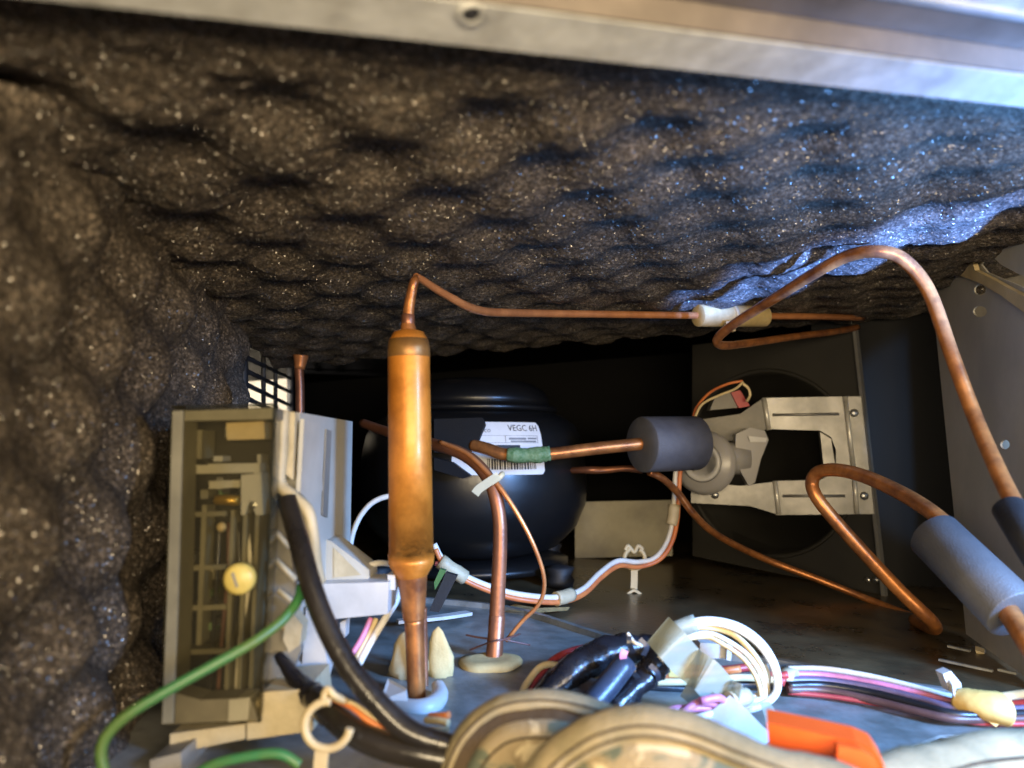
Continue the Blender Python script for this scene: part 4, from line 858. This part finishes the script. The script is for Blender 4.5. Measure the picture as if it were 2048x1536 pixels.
oa = pts(outer)
sweep_arc('rim', oa, [(-.012, -.012), (-.004, -.009), (0, -.004), (.0012, 0), (.0004, .004), (-.0014, .0060), (-.0024, .0058)], 'cloth_tan', cm, 8, 5)
sweep_arc('band', oa, [(-.0022, .0050), (-.0034, .0052), (-.0052, .0060), (-.0062, .0064), (-.0070, .0060)], 'cloth_brown', cm, 8, 6)
sweep_arc('panel', oa, [(-.0060, .0062), (-.0066, .0084), (-.0082, .0102), (-.0105, .0110), (-.0180, .0125), (-.030, .0130)], 'camo', cm, 8, 7)
crown = [(1010, 1610, .210), (1050, 1540, .210), (1105, 1480, .210), (1180, 1432, .208), (1270, 1412, .206), (1370, 1426, .204), (1470, 1464, .202), (1580, 1504, .200), (1700, 1540, .198), (1820, 1590, .196)]
ca_ = pts(crown)
sweep_arc('crown_rim', ca_, [(-.012, -.012), (-.003, -.008), (0, -.003), (.0006, .001), (-.0010, .0046), (-.0038, .0070), (-.0062, .0076), (-.0072, .0066)], 'cloth_tan', cm, 8, 9)
sweep_arc('crown', ca_, [(-.0064, .0064), (-.0074, .0086), (-.0100, .0104), (-.0140, .0130), (-.022, .0165), (-.034, .0185)], 'camo', cm, 8, 10)
def arc_line(arc, o_, w_):
    path = spline(arc, 8); K_ = len(path); cen = sum((p for p in path), Vector()) / K_ - Vector((0, 0, .02)); out_ = []
    for i, p in enumerate(path):
        t = (path[min(i + 1, K_ - 1)] - path[max(i - 1, 0)]).normalized(); ou = Vector((0, 1, 0)).cross(t).normalized()
        if ou.dot(p - cen) < 0: ou = -ou
        out_.append(p + ou * o_ - Vector((0, w_, 0)))
    return out_
for ar, o_, w_ in ((oa, -.0006, .0056), (oa, -.0095, .0110), (ca_, -.0028, .0066), (ca_, -.0050, .0078), (ca_, -.0120, .0120)):
    tube('seam', arc_line(ar, o_, w_), .00035, 'cloth_brown', cm, 6, 1, straight=True)
sk = [(1660, 1560, .215), (1740, 1532, .222), (1830, 1502, .232), (1920, 1478, .24), (2010, 1468, .245), (2120, 1462, .25)]
sweep_arc('skirt', pts(sk), [(-.004, -.010), (0, -.004), (0, .002), (-.0030, .0075), (-.0046, .0080), (-.0062, .0105), (-.0150, .0180), (-.026, .022)], 'cloth_tan', cm, 8, 13)
for o_, w_ in ((-.0040, .0082), (-.0110, .0150)): tube('seam', arc_line(pts(sk), o_, w_), .0005, 'cloth_brown', cm, 6, 1, straight=True)
oc = thing('orange_block', 'bright orange plastic block with rounded corner at the bottom right', 'plastic block', P(1650, 1536, .2))
prism('body', pts([(1534, 1446, .225), (1640, 1468, .219), (1712, 1484, .215), (1748, 1500, .213), (1768, 1530, .212), (1772, 1600, .212), (1545, 1600, .225)]), (.004, .012, .0), 'orange', oc, .0012, segs=3)
prism('front_step', pts([(1676, 1492, .2105), (1722, 1500, .2085), (1750, 1518, .2075), (1762, 1545, .207), (1764, 1600, .207), (1668, 1600, .2105)]), (.001, .004, 0), 'orange', oc, .0015, segs=3)
